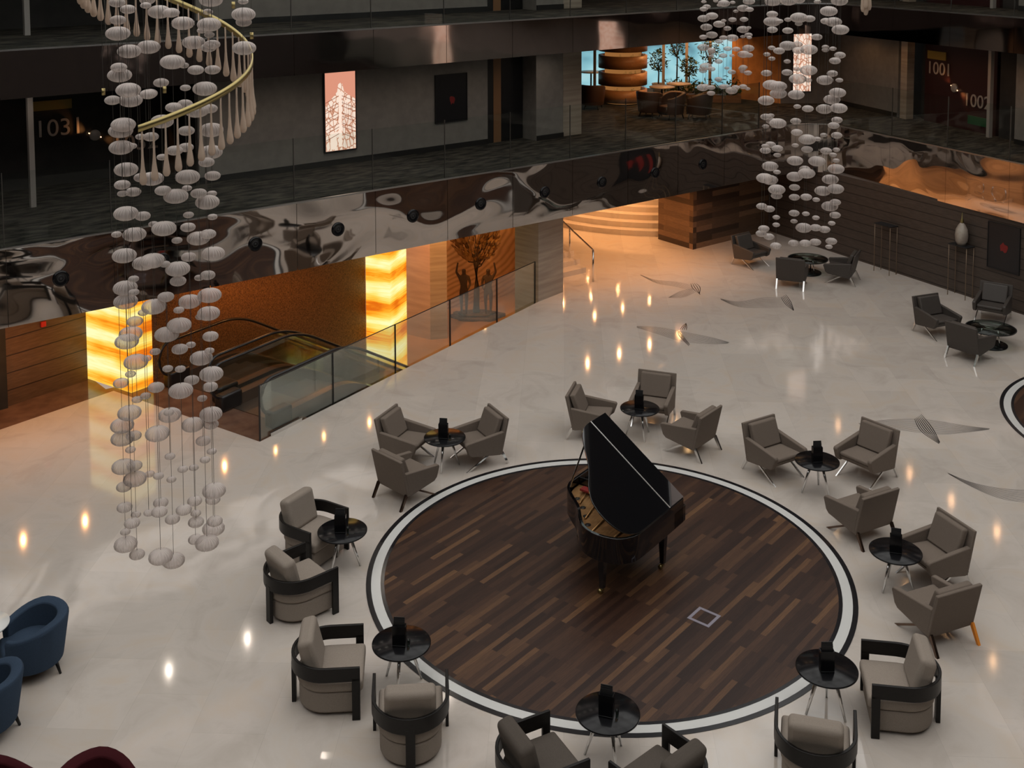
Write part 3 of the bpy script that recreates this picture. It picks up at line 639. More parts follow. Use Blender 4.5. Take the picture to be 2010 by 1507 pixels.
# ---- console stands by the right wall
def stand(px,py,pa,label):
    t=thing('console_stand',label,'stand')
    p=at(px,py,0); t.location=(p.x,p.y,0); t.rotation_euler=(0,0,atan2(.990,.139))
    for x in (-.28,.28):
        b=MB(); b.tube([(x,-.14,.0),(x,-.14,1.38)],.010,6); b.tube([(x,.14,0),(x,.14,1.38)],.010,6); b.tube([(x,-.14,1.37),(x,.14,1.37)],.010,6); b.build('metal_frame', M['standmetal'], t)
    b=MB(); b.box(-.30,.30,-.16,.16,1.38,1.40); b.build('top', M['matblack'], t)
    return t
st=stand(1884,582,0,'thin metal console stand carrying a vase lamp by the dark right wall')
st2=stand(1737,535,0,'empty thin metal console stand by the dark right wall, without a vase')
p=st.location
v=thing('vase_lamp','pale oval vase with a pointed brass top on the metal stand','vase',(p.x,p.y,1.40))
b=MB(); b.lathe([(0,0),(.10,0),(.15,.10),(.17,.25),(.15,.42),(.09,.54),(.04,.60),(0,.60)],28); b.build('vase_body', M['vase'], v)
b=MB(); b.lathe([(.045,.60),(.05,.66),(.02,.72),(.008,.86),(0,.88)],16); b.build('finial', M['brass'], v)
# dark picture on the right wall
def wallpt(y): return 24.85+(28.66-24.85)*(y+3)/27
t=thing('framed_picture','dark framed picture with a red motif on the dark board wall at the right','picture',(wallpt(15.1)-.001,15.1,1.58),0)
t.scale=(.92,1,.92)
t.rotation_euler=(0,0,atan2(27,3.81))
b=MB(); b.box(-.5,.5,.0,.03,-.64,.64); b.build('picture_panel', M['picdark'], t)
b=MB(); b.box(-.52,-.5,0,.045,-.66,.66); b.box(.5,.52,0,.045,-.66,.66); b.box(-.5,.5,0,.045,-.66,-.64); b.box(-.5,.5,0,.045,.64,.66); b.build('frame', M['matblack'], t)
def splat(r,sd):
    rnd=random.Random(sd); return [(r*(.55+.6*rnd.random())*cos(2*pi*k/13),r*(.55+.6*rnd.random())*sin(2*pi*k/13)) for k in range(13)]
pl=splat(.15,3); b=MB(); n=len(pl); b.add([(x,.034,z) for x,z in pl]+[(x,.030,z) for x,z in pl],[list(range(n)),list(range(n,2*n))[::-1]]); b.build('red_motif', M['picred'], t)

# ---- blue tub chairs, white table, burgundy chairs
def make_tub(fab, legs, label, high=.76, low=.62):
    t=thing('tub_chair',label,'armchair')
    n=26; ri=.31; ro=.405; vs=[]; fs=[]
    prof=[]
    for k in range(n+1):
        a=R(35)+ (R(325)-R(35))*k/n       # opening towards +x
        f=(1-abs(2*k/n-1)); f=min(1,f*1.5); f=f*f*(3-2*f); zt=low-.02+(high-low)*f
        ca,sa=cos(a),sin(a); lean=.05*f
        pts=[(ri*ca,ri*sa,.16),(ri*ca,ri*sa,zt-.03),((ri+.03+lean*.5)*ca,(ri+.03+lean*.5)*sa,zt),((ro-.02+lean)*ca,(ro-.02+lean)*sa,zt),((ro+lean)*ca,(ro+lean)*sa,zt-.04),((ro-.03)*ca,(ro-.03)*sa,.16)]
        vs+=pts
    m=6
    for k in range(n):
        for j in range(m): fs.append((k*m+j,k*m+(j+1)%m,(k+1)*m+(j+1)%m,(k+1)*m+j))
    fs+=[tuple(range(m)),tuple(n*m+j for j in range(m))[::-1]]
    MB().add(vs,fs,True).build('curved_shell', fab, t, bevel=.012)
    sp=[(.36,-.22),(.38,0),(.36,.22)]+[(.315*cos(a),.315*sin(a)) for a in [R(42)+(R(318)-R(42))*k/16 for k in range(17)]]
    b=MB(); b.prism(sp,.20,.42); b.build('seat_cushion', fab, t, bevel=.035, seg=3)
    b=MB(); b.prism([(x*.97,y*.97) for x,y in sp],.155,.20); b.build('seat_base', legs, t)
    for (x,y) in ((.24,.24),(.24,-.24),(-.26,.20),(-.26,-.20)):
        b=MB(); b.tube([(x,y,.165),(x*1.18,y*1.18,0)],[.026,.016],6); b.build('leg', legs, t)
    return t
blue=make_tub(M['blue'], M['darkwood'], 'blue tub chair right of the white table at the left edge')
def putpx(o,px,py,z,deg,sc=1): p=at(px,py,z); o.location=(p.x,p.y,0); o.rotation_euler=(0,0,R(deg)); o.scale=(sc,sc,sc); return o
putpx(blue,62,1258,.40,YAW*57.3+118,1.03); blue['group']='blue tub chairs'
b2=copy_tree(blue); putpx(b2,-34,1378,.40,YAW*57.3+75,1.03); b2['label']='blue tub chair nearest the camera, cut off by the left edge'
b3=copy_tree(blue); putpx(b3,-78,1150,.40,YAW*57.3-60,1.0); b3['label']='blue tub chair behind the white table, only a sliver at the left edge'
wt=thing('round_table','white round table between the blue tub chairs at the left edge','table',tuple(at(-32,1226,.72)*V((1,1,0)) if 0 else (at(-32,1226,.72).x,at(-32,1226,.72).y,0)))
b=MB(); b.lathe([(0,.695),(.30,.695),(.31,.705),(.31,.72),(0,.72)],48); b.build('tabletop', M['whitetop'], wt)
b=MB(); b.lathe([(0,0),(.2,0),(.2,.015),(.03,.03),(.025,.69),(0,.69)],24); b.build('pedestal', M['darkwood'], wt)
red=make_tub(M['red'], M['darkwood'], 'burgundy round-backed chair at the bottom left, the right one of the pair', .80,.60)
putpx(red,196,1585,.45,YAW*57.3-105,1.05); red['group']='burgundy chairs'
r2=copy_tree(red); putpx(r2,2,1582,.45,YAW*57.3-65,1.05); r2['label']='burgundy round-backed chair in the bottom left corner'

# ================================================================ GRAND PIANO  (local: x = from tail to keyboard, y = bass to treble)
pn=thing('grand_piano','black lacquered grand piano with raised lid on the dance floor','piano',(12.27,11.77,.006),R(15.6))
rimp=cm([(0,0),(-.62,0),(-1.18,0),(-1.42,.03),(-1.62,.18),(-1.70,.45),(-1.66,.72),(-1.50,.93),(-1.32,1.07),(-1.16,1.21),(-.99,1.42),(-.80,1.62),(-.60,1.71),(-.3,1.72),(0,1.72)],4)
rimp=[(p.x,p.y) for p in [V((a[0],a[1],0)) for a in rimp]]
def inset(poly,d):
    n=len(poly); out=[]
    for i,(x,y) in enumerate(poly):
        a=V(poly[(i-1)%n]); b_=V(poly[(i+1)%n]); t_=(b_-a).normalized(); out.append((x+t_.y*d, y-t_.x*d))
    return out
n=len(rimp); inn=inset(rimp,.05); inn[0]=(0,.05); inn[-1]=(0,1.67)
vs=[];fs=[]
for i in range(n): vs+=[(rimp[i][0],rimp[i][1],.60),(rimp[i][0],rimp[i][1],.985),(inn[i][0],inn[i][1],.985),(inn[i][0],inn[i][1],.60)]
for i in range(n-1):
    for k in range(4): fs.append((i*4+k,i*4+(k+1)%4,(i+1)*4+(k+1)%4,(i+1)*4+k))
fs+=[(0,1,2,3),((n-1)*4+3,(n-1)*4+2,(n-1)*4+1,(n-1)*4)]
MB().add(vs,fs,False).build('rim', M['piano'], pn, bevel=.006)
b=MB(); b.prism([(x,y) for x,y in inn if x<-.02]+[(-.02,1.67),(-.02,.05)] if 0 else inn,.60,.66); b.build('bottom_board', M['piano'], pn)
pl=[(min(x,-.40),y) for x,y in inset(rimp,.07)]
b=MB(); b.prism(pl,.84,.865)
plate=b.build('cast_iron_plate', M['goldplate'], pn)
for (x,y) in ((-1.36,.86),(-1.17,1.02),(-1.52,.60),(-.98,1.20),(-.80,1.42)):
    MB().lathe([(0,.866),(.045,.866),(.045,.870),(0,.870)],20,(x,y,0)).build('plate_hole', M['matblack'], plate)
for (x0,y0,x1,y1) in ((-.5,.35,-1.45,.35),(-.5,.8,-1.52,.7),(-.5,1.15,-1.25,.98),(-.5,1.42,-.92,1.30)):
    b=MB(); b.tube([(x0,y0,.885),(x1,y1,.875)],.016,6); b.build('plate_strut', M['goldplate'], plate)
b=MB()
for k in range(26):
    y=.12+k*.055; xe=-1.55+max(0,(y-.55))*.75; b.tube([(-.42,y,.895),(xe,y*.93+.02,.88)],.0018,3)
b.build('strings', M['brass'], pn)
b=MB(); b.box(-.62,-.5,.25,1.5,.90,.93); b.build('red_felt_strip', M['redfelt'], pn)
b=MB(); b.box(-.38,-.34,.05,1.67,.70,.98); b.build('fallboard', M['piano'], pn, bevel=.01)
b=MB(); b.box(-.34,.05,.05,1.67,.60,.70); b.build('key_bed', M['piano'], pn, bevel=.005)
for (y0,y1) in ((0,.11),(1.61,1.72)):
    b=MB(); b.box(-.3,.07,y0,y1,.601,.86); b.build('cheek_block', M['piano'], pn, bevel=.012)
kb=MB(); kb.box(-.20,.03,.13,1.59,.70,.725); k_=kb.build('keys', M['ivory'], pn)
b=MB()
for k in range(36):
    if k%7 in (2,6): continue
    y=.14+(k+1)*1.44/37; b.box(-.20,-.06,y-.008,y+.008,.725,.735)
b.build('black_keys', M['matblack'], k_)
PHI=R(34)
lidmat=Matrix.Translation((0,0,1.0))@Matrix.Rotation(PHI,4,'X')
lp=[(x,y) for x,y in rimp if x<=-.45]; 
lp=[(-.45,0)]+[q for q in lp]+[(-.45,1.72)]
b=MB(); b.prism(lp,0,.022); b.xf(lidmat); lid=b.build('lid', M['piano'], pn, bevel=.004)
b=MB(); b.prism([(-.44,0),(-.02,0),(-.02,1.72),(-.44,1.72)],0,.022); b.xf(lidmat); fl=b.build('lid_front_flap', M['piano'], lid, bevel=.004)
b=MB(); b.box(-.453,-.437,.0,1.72,.0225,.027); b.xf(lidmat); b.build('lid_hinge', mat('hinge_steel',(.8,.78,.75),.25,1.0), lid)
b=MB(); b.tube([(-.75,1.60,.985),(-.72,1.30,1.0+1.30*math.tan(PHI)-.03)],.014,6); b.build('lid_prop', M['piano'], pn)
for (x,y) in ((-1.52,.50),(-.42,.12),(-.42,1.60)):
    b=MB(); b.tube([(x,y,.60),(x,y,.50),(x,y,.10)],[.075,.07,.045],4); l_=b.build('leg', M['piano'], pn)
    b=MB(); b.lathe([(0,.075),(.03,.075),(.03,.10),(0,.10)],12,(x,y,0)); b.tube([(x-.028,y+.035,.035),(x+.028,y+.035,.035)],.034,14); b.tube([(x,y,.03),(x,y+.03,.09)],.012,6); b.build('caster', M['brass'], l_)
b=MB(); b.tube([(-.30,.78,.60),(-.24,.80,.12)],.014,6); b.tube([(-.30,.94,.60),(-.24,.92,.12)],.014,6); b.box(-.30,-.18,.70,1.02,.07,.13); ly=b.build('pedal_lyre', M['piano'], pn)
for y in (.78,.86,.94):
    b=MB(); b.box(-.19,-.08,y-.014,y+.014,.055,.068); b.build('pedal', M['brass'], ly)

# ================================================================ ESCALATORS
def escalator(n0,n1,e0,label):
    t=thing('escalator',label,'escalator',(en(e0,(n0+n1)/2).x,en(e0,(n0+n1)/2).y,0),EA)
    w=n1-n0; hw=w/2; TL_=2.75-e0; SL=math.tan(R(30)); run=-LOW/SL; XE=TL_+run
    def prof(z0, r0=.45):                     # centre line of level + slope + level at height z0
        return cm([(0+r0,z0),(TL_-.45,z0),(TL_+.05,z0-.06),(TL_+.5,z0-.28)],5)+[V((XE-.4,LOW+z0+.25)),V((XE+.1,LOW+z0+.03)),V((XE+1.2,LOW+z0))] if 0 else None
    def line(z0,x0,x1end):
        pts=[(x0,z0),(TL_-.5,z0)]
        for k in range(1,8):
            u=k/8*1.1-.5; pts.append((TL_+u, z0-SL*(max(0,u+.5)**2)/2.2))
        xs=TL_+.6; zs=z0-SL*.55
        pts+= [(xs,zs),(xs+(XE-xs-.3),zs-SL*(XE-xs-.3)),(XE+.3,LOW+z0+.02),(x1end,LOW+z0)]
        return pts
    for s in (-1,1):
        y=s*(hw-.05)
        top=line(1.0,.28,XE+1.0); bot=line(.28,.28,XE+1.0)
        # rounded glass balustrade
        cap=[(.28-.27*sin(a)*1.0,.64+.36*cos(a)) for a in [pi*k/10 for k in range(1,10)]]
        poly=top[::-1]+cap+bot
        m_=len(poly); vs=[(x,y-.006,z) for x,z in poly]+[(x,y+.006,z) for x,z in poly]
        # strips instead of one big face
        mb=MB(); k=min(len(top),len(bot))
        for i in range(k-1):
            a,b_,c,d=top[i],top[i+1],bot[i+1],bot[i]
            mb.add([(a[0],y-.006,a[1]),(b_[0],y-.006,b_[1]),(c[0],y-.006,c[1]),(d[0],y-.006,d[1]),(a[0],y+.006,a[1]),(b_[0],y+.006,b_[1]),(c[0],y+.006,c[1]),(d[0],y+.006,d[1])],[(0,1,2,3),(7,6,5,4),(0,4,5,1),(3,2,6,7)])
        fan=[top[0]]+cap+[bot[0]]; q=len(fan); mb.add([(x,y-.006,z) for x,z in fan]+[(x,y+.006,z) for x,z in fan],[list(range(q)),list(range(q,2*q))[::-1]])
        mb.build('glass_balustrade', M['darkglass'], t)
        hr=[(x,y,z) for x,z in top[::-1]]+[(x,y,z) for x,z in cap]+[(.28,y,.28),(.7,y,.24)]
        MB().tube(hr,.038,8,flat=(1.15,.8)).build('handrail', M['rubber'], t)
        # skirt / inner decking
        d0=line(.24,.35,XE+1.0); mb=MB()
        for i in range(len(d0)-1):
            a,b_=d0[i],d0[i+1]; y0,y1=y-.11,y+.11
            mb.add([(a[0],y0,a[1]),(b_[0],y0,b_[1]),(b_[0],y1,b_[1]),(a[0],y1,a[1]),(a[0],y0,a[1]-.42),(b_[0],y0,b_[1]-.42),(b_[0],y1,b_[1]-.42),(a[0],y1,a[1]-.42)],[(0,1,2,3),(4,7,6,5),(0,4,5,1),(3,2,6,7),(0,3,7,4),(1,5,6,2)])
        mb.build('skirt_deck', M['skirtsteel'], t)
        b=MB(); b.box(.20,.75,y-.13,y+.13,.0,.34); b.build('newel_base', M['rubber'], t, bevel=.05, seg=3)
    b=MB(); b.box(.5,TL_-.9,-hw+.16,hw-.16,-.02,.012); b.build('landing_plate', M['skirtsteel'], t)
    x=TL_-.9; z=.0; k=0
    while z>LOW+.02 and k<60:
        b=MB(); drop=.0 if k<2 else (.07 if k==2 else (.14 if k==3 else .2)); z-=drop
        b.box(x,x+.36,-hw+.17,hw-.17,z-.22,z); b.build('step', M['treads'], t); x+=.347; k+=1
    # truss under the slope
    mb=MB(); d0=line(-.19,1.4,XE+.4)
    for i in range(len(d0)-1):
        a,b_=d0[i],d0[i+1]; mb.add([(a[0],-hw+.02,a[1]),(b_[0],-hw+.02,b_[1]),(b_[0],hw-.02,b_[1]),(a[0],hw-.02,a[1]),(a[0],-hw+.02,a[1]-.75),(b_[0],-hw+.02,b_[1]-.75),(b_[0],hw-.02,b_[1]-.75),(a[0],hw-.02,a[1]-.75)],[(0,1,2,3),(4,7,6,5),(0,4,5,1),(3,2,6,7),(0,3,7,4),(1,5,6,2)])
    mb.v=[(x_,y_,max(z_,LOW-.05)) for x_,y_,z_ in mb.v]
    mb.build('truss_casing', M['skirtsteel'], t)
    return t
escalator(.22,1.74,.30,'nearer escalator, just behind the glass railing')
escalator(2.02,3.60,.55,'farther escalator, against the brown mosaic wall')

# ---- glass guard railing along the void
gr=thing('glass_railing','clear glass guard railing along the escalator opening beside the marble floor','railing',(8.87,19.6,0),EA)
xs=[0.02,2.06,4.07,6.09,8.05,9.82]
for a,c in zip(xs[:-1],xs[1:]):
    b=MB(); b.box(a+.012,c-.012,-.012,.004,-.12,1.08); b.build('glass_panel', M['darkglass'], gr)
    b=MB(); b.box(c-.010,c+.006,-.02,.012,-.10,1.09); b.build('post', M['matblack'], gr)
b=MB(); b.box(0,.018,-.02,.012,-.02,1.09); b.build('post', M['matblack'], gr)
b=MB(); b.box(.25,1.1,-.05,-.02,0,.07); b.build('base_clamp', M['chrome'], gr)
b=MB(); b.box(.02,9.82,-.014,.006,1.08,1.092); b.build('top_edge', M['matblack'], gr)

# ---- glass railings on the walkways
def walk_rail(z, label, xs, tops=1.38, posts=True):
    t=thing('glass_railing',label,'railing',(xs[0],YA+.06,z))
    for a,c in zip(xs[:-1],xs[1:]):
        b=MB(); b.box(a-xs[0]+.008,c-xs[0]-.008,0,.014,.0,tops); b.build('glass_panel', M['glass'], t)
        b=MB(); b.box(c-xs[0]-.008,c-xs[0]+.006,-.004,.02,0,tops+.01); b.build('joint_strip', M['wire'], t)
    return t
sx=[-.8,1.13,3.08,5.03,7.0,8.95,10.93,12.89,14.86,16.81,18.75,20.7,22.6,24.5,26.1]
walk_rail(L1,'clear glass railing along the left lower walkway above the round nozzles',sx)
walk_rail(L2,'clear glass railing along the left upper walkway at the top of the photo',sx)
def walk_rail_b(z,label):
    p0=V((28.42,20.94,0)); d=V((24.04-28.42,-3-20.94,0)); L_=d.length; d.normalize(); nn=V((-d.y,d.x,0))   # nn points away from the hall? checked: +x side
    if nn.x<0: nn=-nn
    t=thing('glass_railing',label,'railing',tuple(p0+nn*.06+V((0,0,z))),atan2(d.y,d.x))
    s=0
    while s<L_-2:
        b=MB(); b.box(s+.008,s+1.98,0,.014,0,1.38); b.build('glass_panel', M['glass'], t)
        b=MB(); b.box(s+1.98,s+1.995,-.004,.02,0,1.39); b.build('joint_strip', M['wire'], t); s+=2
    return t
walk_rail_b(L1,'clear glass railing along the right lower walkway in front of the room numbers')
walk_rail_b(L2,'clear glass railing along the right upper walkway at the top right')

# ---- round air nozzles in the lower fascia
nz=[5.99,7.96,9.96,11.93,13.89,15.83,17.83,19.76,21.71,23.6]
ordn=['first','second','third','fourth','fifth','sixth','seventh','eighth','ninth','tenth']
nt_=thing('air_nozzle','', 'air nozzle',(0,0,0),rot=(R(90),0,0))
b=MB(); b.lathe([(.085,.0),(.15,.0),(.155,.02),(.12,.035),(.085,.012)],32); b.build('outer_ring', M['black'], nt_)
b=MB(); b.lathe([(0,.002),(.084,.002),(.06,.02),(.035,.008),(0,.03)],28); b.build('inner_cone', M['matblack'], nt_)
for i,x in enumerate(nz):
    o=nt_ if i==0 else copy_tree(nt_); o.location=(x,YA-.036,3.115); o['label']=ordn[i]+' round black air nozzle from the left in the lower steel band'; o['group']='round air nozzles in the steel band'

# ---- handrail by the side steps
hr=thing('stair_handrail','metal handrail with two posts beside the small steps right of the stone pillar','handrail',(20.52,23.22,0))
a=V((0,0,.9)); c=V((.30,1.36,.9+.30)); d=c-a
b=MB(); b.tube([a-V((0,0,.9)),a],.028,8); b.build('post', M['chrome'], hr); b=MB(); b.tube([V((c.x,c.y,.15)),c],.022,8); b.build('post', M['chrome'], hr)
b=MB(); b.tube([a-V((0,0,.0)),a+d*.01,c,c+d*1.2],.024,8); b.build('rail', M['chrome'], hr)

# ---- small red fire call point on the brown boards
_n2=V((-.24,.971)); fp=onp(85,636,_n2,_n2.x*5.42+_n2.y*24.22-.03)
b=MB(); b.box(-.055,.055,-.02,.03,-.055,.055); o=b.build('fire_call_point', mat('signal_red',(.55,.02,.01),.4), None, bevel=.008); o.location=fp; o.rotation_euler=(0,0,R(13.9)); tag(o,'small red fire call point on the brown board wall at the left','call point')
# ---- bronze tree sculpture with two standing figures
sp_=at(935,623,LOW); sc=thing('tree_sculpture','bronze sculpture of a leafy tree with two standing figures against the veneer wall','sculpture',(sp_.x,sp_.y,LOW),YAW-pi/2)
rnd=random.Random(11)
b=MB(); pb=[(1.0*(.75+.35*rnd.random())*cos(2*pi*k/22),.45*(.8+.35*rnd.random())*sin(2*pi*k/22)) for k in range(22)]
b.prism(pb,0,.12); b.prism([(x*.7,y*.7) for x,y in pb],.12,.2); b.build('rocky_base', M['sculptbase'], sc, bevel=.03)
b=MB(); b.tube([(0,0,.15),(.02,0,1.0),(0,0,1.9),(.02,.02,2.6)],[.13,.105,.10,.08],10)
for k in range(26):
    a=rnd.uniform(0,2*pi); el=rnd.uniform(.2,1.3); L_=rnd.uniform(.7,1.25); s0=V((0,0,rnd.uniform(1.7,2.4)))
    e=s0+V((cos(a)*cos(el)*L_*.68,sin(a)*cos(el)*L_*.6,sin(el)*L_)); m_=(s0+e)/2+V((0,0,-.12)); b.tube([s0,m_,e],[.035,.022,.008],5)
b.build('trunk_and_branches', M['bark'], sc)
b=MB()
for k in range(900):
    u=rnd.random(); a=rnd.uniform(0,2*pi); zc=rnd.uniform(-1,1); rr=sqrt(1-zc*zc)*rnd.uniform(.55,1.0)
    c=V((rr*cos(a)*.78,rr*sin(a)*.55,2.66+zc*.70)); 
    if zc<-.4 and rnd.random()<.4: continue
    out=V((cos(a)*rr,sin(a)*rr*.7,.9+zc*.4)).normalized(); side=out.cross(V((rnd.uniform(-1,1),rnd.uniform(-1,1),rnd.uniform(-1,1)))).normalized()
    l=rnd.uniform(.16,.30); wd=.055
    b.add([c,c+out*l*.5+side*wd,c+out*l,c+out*l*.5-side*wd,],[(0,1,2,3)])
fo=b.build('bronze_foliage', M['leafbronze'], sc); fo['kind']='stuff'
def figure(x,y,mirror,name):
    s=-1 if mirror else 1; v=[];e=[];r=[]
    def P_(p,rad,par=None):
        v.append((x+s*p[0],y+p[1],p[2]+.15)); r.append(rad)
        if par is not None: e.append((par,len(v)-1))
        return len(v)-1
    pel=P_((0,0,.86),.125); wai=P_((0,0,1.02),.10,pel); che=P_((0,0,1.24),.135,wai); nk=P_((0,0,1.41),.05,che); hd=P_((0,-.01,1.53),.085,nk); P_((0,-.01,1.62),.07,hd)
    sh=P_((.16,0,1.33),.055,che); el_=P_((.22,-.02,1.08),.042,sh); wr=P_((.16,-.14,.95),.03,el_); P_((.14,-.20,.95),.03,wr)
    sh=P_((-.16,0,1.33),.055,che); el_=P_((-.26,-.02,1.50),.042,sh); wr=P_((-.22,-.02,1.74),.03,el_); P_((-.20,-.02,1.84),.032,wr)
    for q in (-1,1):
        h=P_((.09*q,0,.80),.085,pel); k=P_((.09*q,-.01,.46),.06,h); a=P_((.08*q,.01,.09),.038,k); P_((.08*q,-.11,.04),.035,a)
    me=bpy.data.meshes.new(name); me.from_pydata(v,e,[]); o=bpy.data.objects.new(name,me); COL.objects.link(o); o.parent=sc; me.materials.append(M['bark'])
    o.modifiers.new('skin','SKIN'); 
    for i,q in enumerate(me.skin_vertices[0].data): q.radius=(r[i],r[i]); q.use_root=(i==0)
    m_=o.modifiers.new('sub','SUBSURF'); m_.levels=1; m_.render_levels=1
    return o
figure(-.42,-.12,False,'standing_figure'); figure(.42,-.12,True,'standing_figure')

# ================================================================ PICTURES AND SIGNS ON THE WALKWAY
lb=thing('light_box','tall backlit photo of an ornate building corner on the grey wall','picture',(13.68,25.1,5.22))
b=MB(); b.box(-.46,.46,-.06,0,-1.02,1.02); b.build('frame', M['matblack'], lb)
b=MB(); b.box(-.425,.425,-.066,-.06,-.985,.985); b.build('photo_sky', M['litsky'], lb)
tw=[(-.42,-.98),(.42,-.98),(.42,.28),(.20,.42),(.10,.50),(.06,.68),(0,.72),(-.06,.68),(-.09,.50),(-.22,.36),(-.42,.16)]
def flatxz(mb,poly,y): return mb.add([(x,y,z) for x,z in poly],[list(range(len(poly)))])
flatxz(MB(),tw,-.0665).build('photo_tower', M['litphoto'], lb)
b=MB(); flatxz(b,[(-.07,-.9),(.03,-.9),(.03,.5),(-.05,.5)],-.067); flatxz(b,[(-.3,-.95),(-.12,-.95),(-.12,-.5),(-.3,-.55)],-.067); flatxz(b,[(.1,-.1),(.2,-.12),(.2,.25),(.1,.28)],-.067); b.build('photo_highlights', M['litpale'], lb)
b=MB()
for k in range(8):
    z=-.62+.13*k; z+= .04*(k%2); flatxz(b,[(-.42,z-.10),(-.05,z+.05),(-.05,z+.065),(-.42,z-.085)],-.068); flatxz(b,[(.42,z-.12),(.04,z+.05),(.04,z+.065),(.42,z-.105)],-.068)
for k in range(6): flatxz(b,[(.06+.055*k,-.95),(.068+.055*k,-.95),(.068+.055*k,.3-.04*k),(.06+.055*k,.3-.04*k)],-.068)
b.build('photo_lines', M['litline'], lb)
ps=thing('framed_picture','black framed picture with small red motif on the grey wall beside the black door','picture',(17.06,25.1,5.25))
b=MB(); b.box(-.50,.50,-.03,0,-.63,.63); b.build('picture_panel', M['picdark'], ps)
b=MB(); b.box(-.52,-.50,-.045,0,-.65,.65); b.box(.50,.52,-.045,0,-.65,.65); b.box(-.5,.5,-.045,0,-.65,-.63); b.box(-.5,.5,-.045,0,.63,.65); b.build('frame', M['matblack'], ps)
pl=splat(.13,8); flatxz(MB(),[(x+.03,z-.05) for x,z in pl],-.032).build('red_motif', M['picred'], ps)
# backlit picture at the corner
mid=(P3+P4)/2; dd=(P4-P3).normalized(); l2=thing('light_box','tall backlit pink picture behind the main bead chandelier near the restaurant','picture',(mid.x+dd.y*.0+dd.x*.02,mid.y,L1+1.55),atan2(dd.y,dd.x))
pw=.30
b=MB(); b.box(-pw-.03,pw+.03,-.06,-.002,-1.15,1.15); b.build('frame', M['matblack'], l2)
b=MB(); b.box(-pw,pw,-.066,-.06,-1.12,1.12); b.build('photo_print', M['litphoto'], l2)
for sd,(s_,lb_) in enumerate(((9.0,'backlit picture on the right walkway wall, mirrored in the upper steel band'),(17.2,'farthest backlit picture on the right walkway wall, seen only as a reflection'))):
    t=thing('light_box',lb_,'picture',tuple(wb(s_,0,L1+1.5)),atan2(bd.y,bd.x))
    b=MB(); b.box(-.5,.5,-.06,-.002,-1.05,1.05); b.build('frame', M['matblack'], t)
    b=MB(); b.box(-.46,.46,-.066,-.06,-1.01,1.01); b.build('photo_print', M['litphoto'], t)
def text(body, size, m, parent, name, mat4, extr=.01):
    c=bpy.data.curves.new(name,'FONT'); c.body=body; c.size=size; c.extrude=extr; c.align_x='LEFT'
    o=bpy.data.objects.new('tmp',c); COL.objects.link(o); bpy.context.view_layer.update()
    me=bpy.data.meshes.new_from_object(o.evaluated_get(bpy.context.evaluated_depsgraph_get())); bpy.data.objects.remove(o)
    me.materials.clear(); me.materials.append(m); me.transform(mat4); q=bpy.data.objects.new(name,me); COL.objects.link(q); q.parent=parent; return q
up=Matrix.Rotation(R(90),4,'X')
def sign(loc, rz, n1, n2, d1, d2, dc, bar, sz, lab):
    t=thing('room_sign',lab,'sign',loc,rz)
    b=MB(); b.box(bar[0],bar[1],-.03,0,bar[2],bar[3]); b.build('yellow_plate', M['yellow'], t)
    text(n1,sz,M['silver'],t,'room_number',Matrix.Translation((d1[0],-.02,d1[1]))@up)
    text(n2,sz,M['silver'],t,'room_number',Matrix.Translation((d2[0],-.02,d2[1]))@up)
    b=MB(); b.lathe([(0,0),(.13,0),(.13,.06),(.12,.07),(0,.07)],32); b.xf(Matrix.Translation((dc[0],0,dc[1]))@up); dsc=b.build('disc_lamp', M['silver'], t)
    for s in (-1,1):
        b=MB(); b.lathe([(0,0),(.012,0),(.012,.02),(0,.02)],10); b.xf(Matrix.Translation((dc[0]+s*.135,-.035,dc[1]-s*.06))@up); b.build('bulb', M['bulb'], dsc)
    return t
sign((6.97,27.06,L1),0,'1031','1032',(-.10,1.15),(1.66,.60),(1.26,1.07),(-.12,.76,1.76,1.98),.56,'room sign 1031 with yellow plate and disc lamp on the dark wall, far left')
spot('sign_lamp_left',(8.23-.15,26.96,L1+1.15),(7.6,27.05,L1+1.4),9,ORANGE,60); spot('sign_lamp_left_b',(8.23+.15,26.96,L1+1.0),(8.9,27.05,L1+.8),9,ORANGE,60)
q=wb(1.04,.379,L1); s2=sign(tuple(q),atan2(bd.y,bd.x),'1001','1002',(.06,1.50),(1.68,.72),(1.30,1.18),(.08,.88,1.95,2.2),.54,'room sign 1001 and 1002 with yellow plate and disc lamp on the maroon panel')
f0=wb(1.04+1.30+.18,.28,L1+1.10); spot('sign_lamp_right',tuple(f0),tuple(wb(1.04+1.75,.37,L1+.9)),9,ORANGE,60)
f0=wb(1.04+1.30-.18,.28,L1+1.26); spot('sign_lamp_right_b',tuple(f0),tuple(wb(1.04+.9,.37,L1+1.45)),5,ORANGE,60)
b=MB(); wbox(b,2.9,3.8,.36,.378,L1+.2,L1+.45); tag(b.build('green_panel', M['greenpanel']),'small green panel low on the maroon wall under the number 1002','panel')

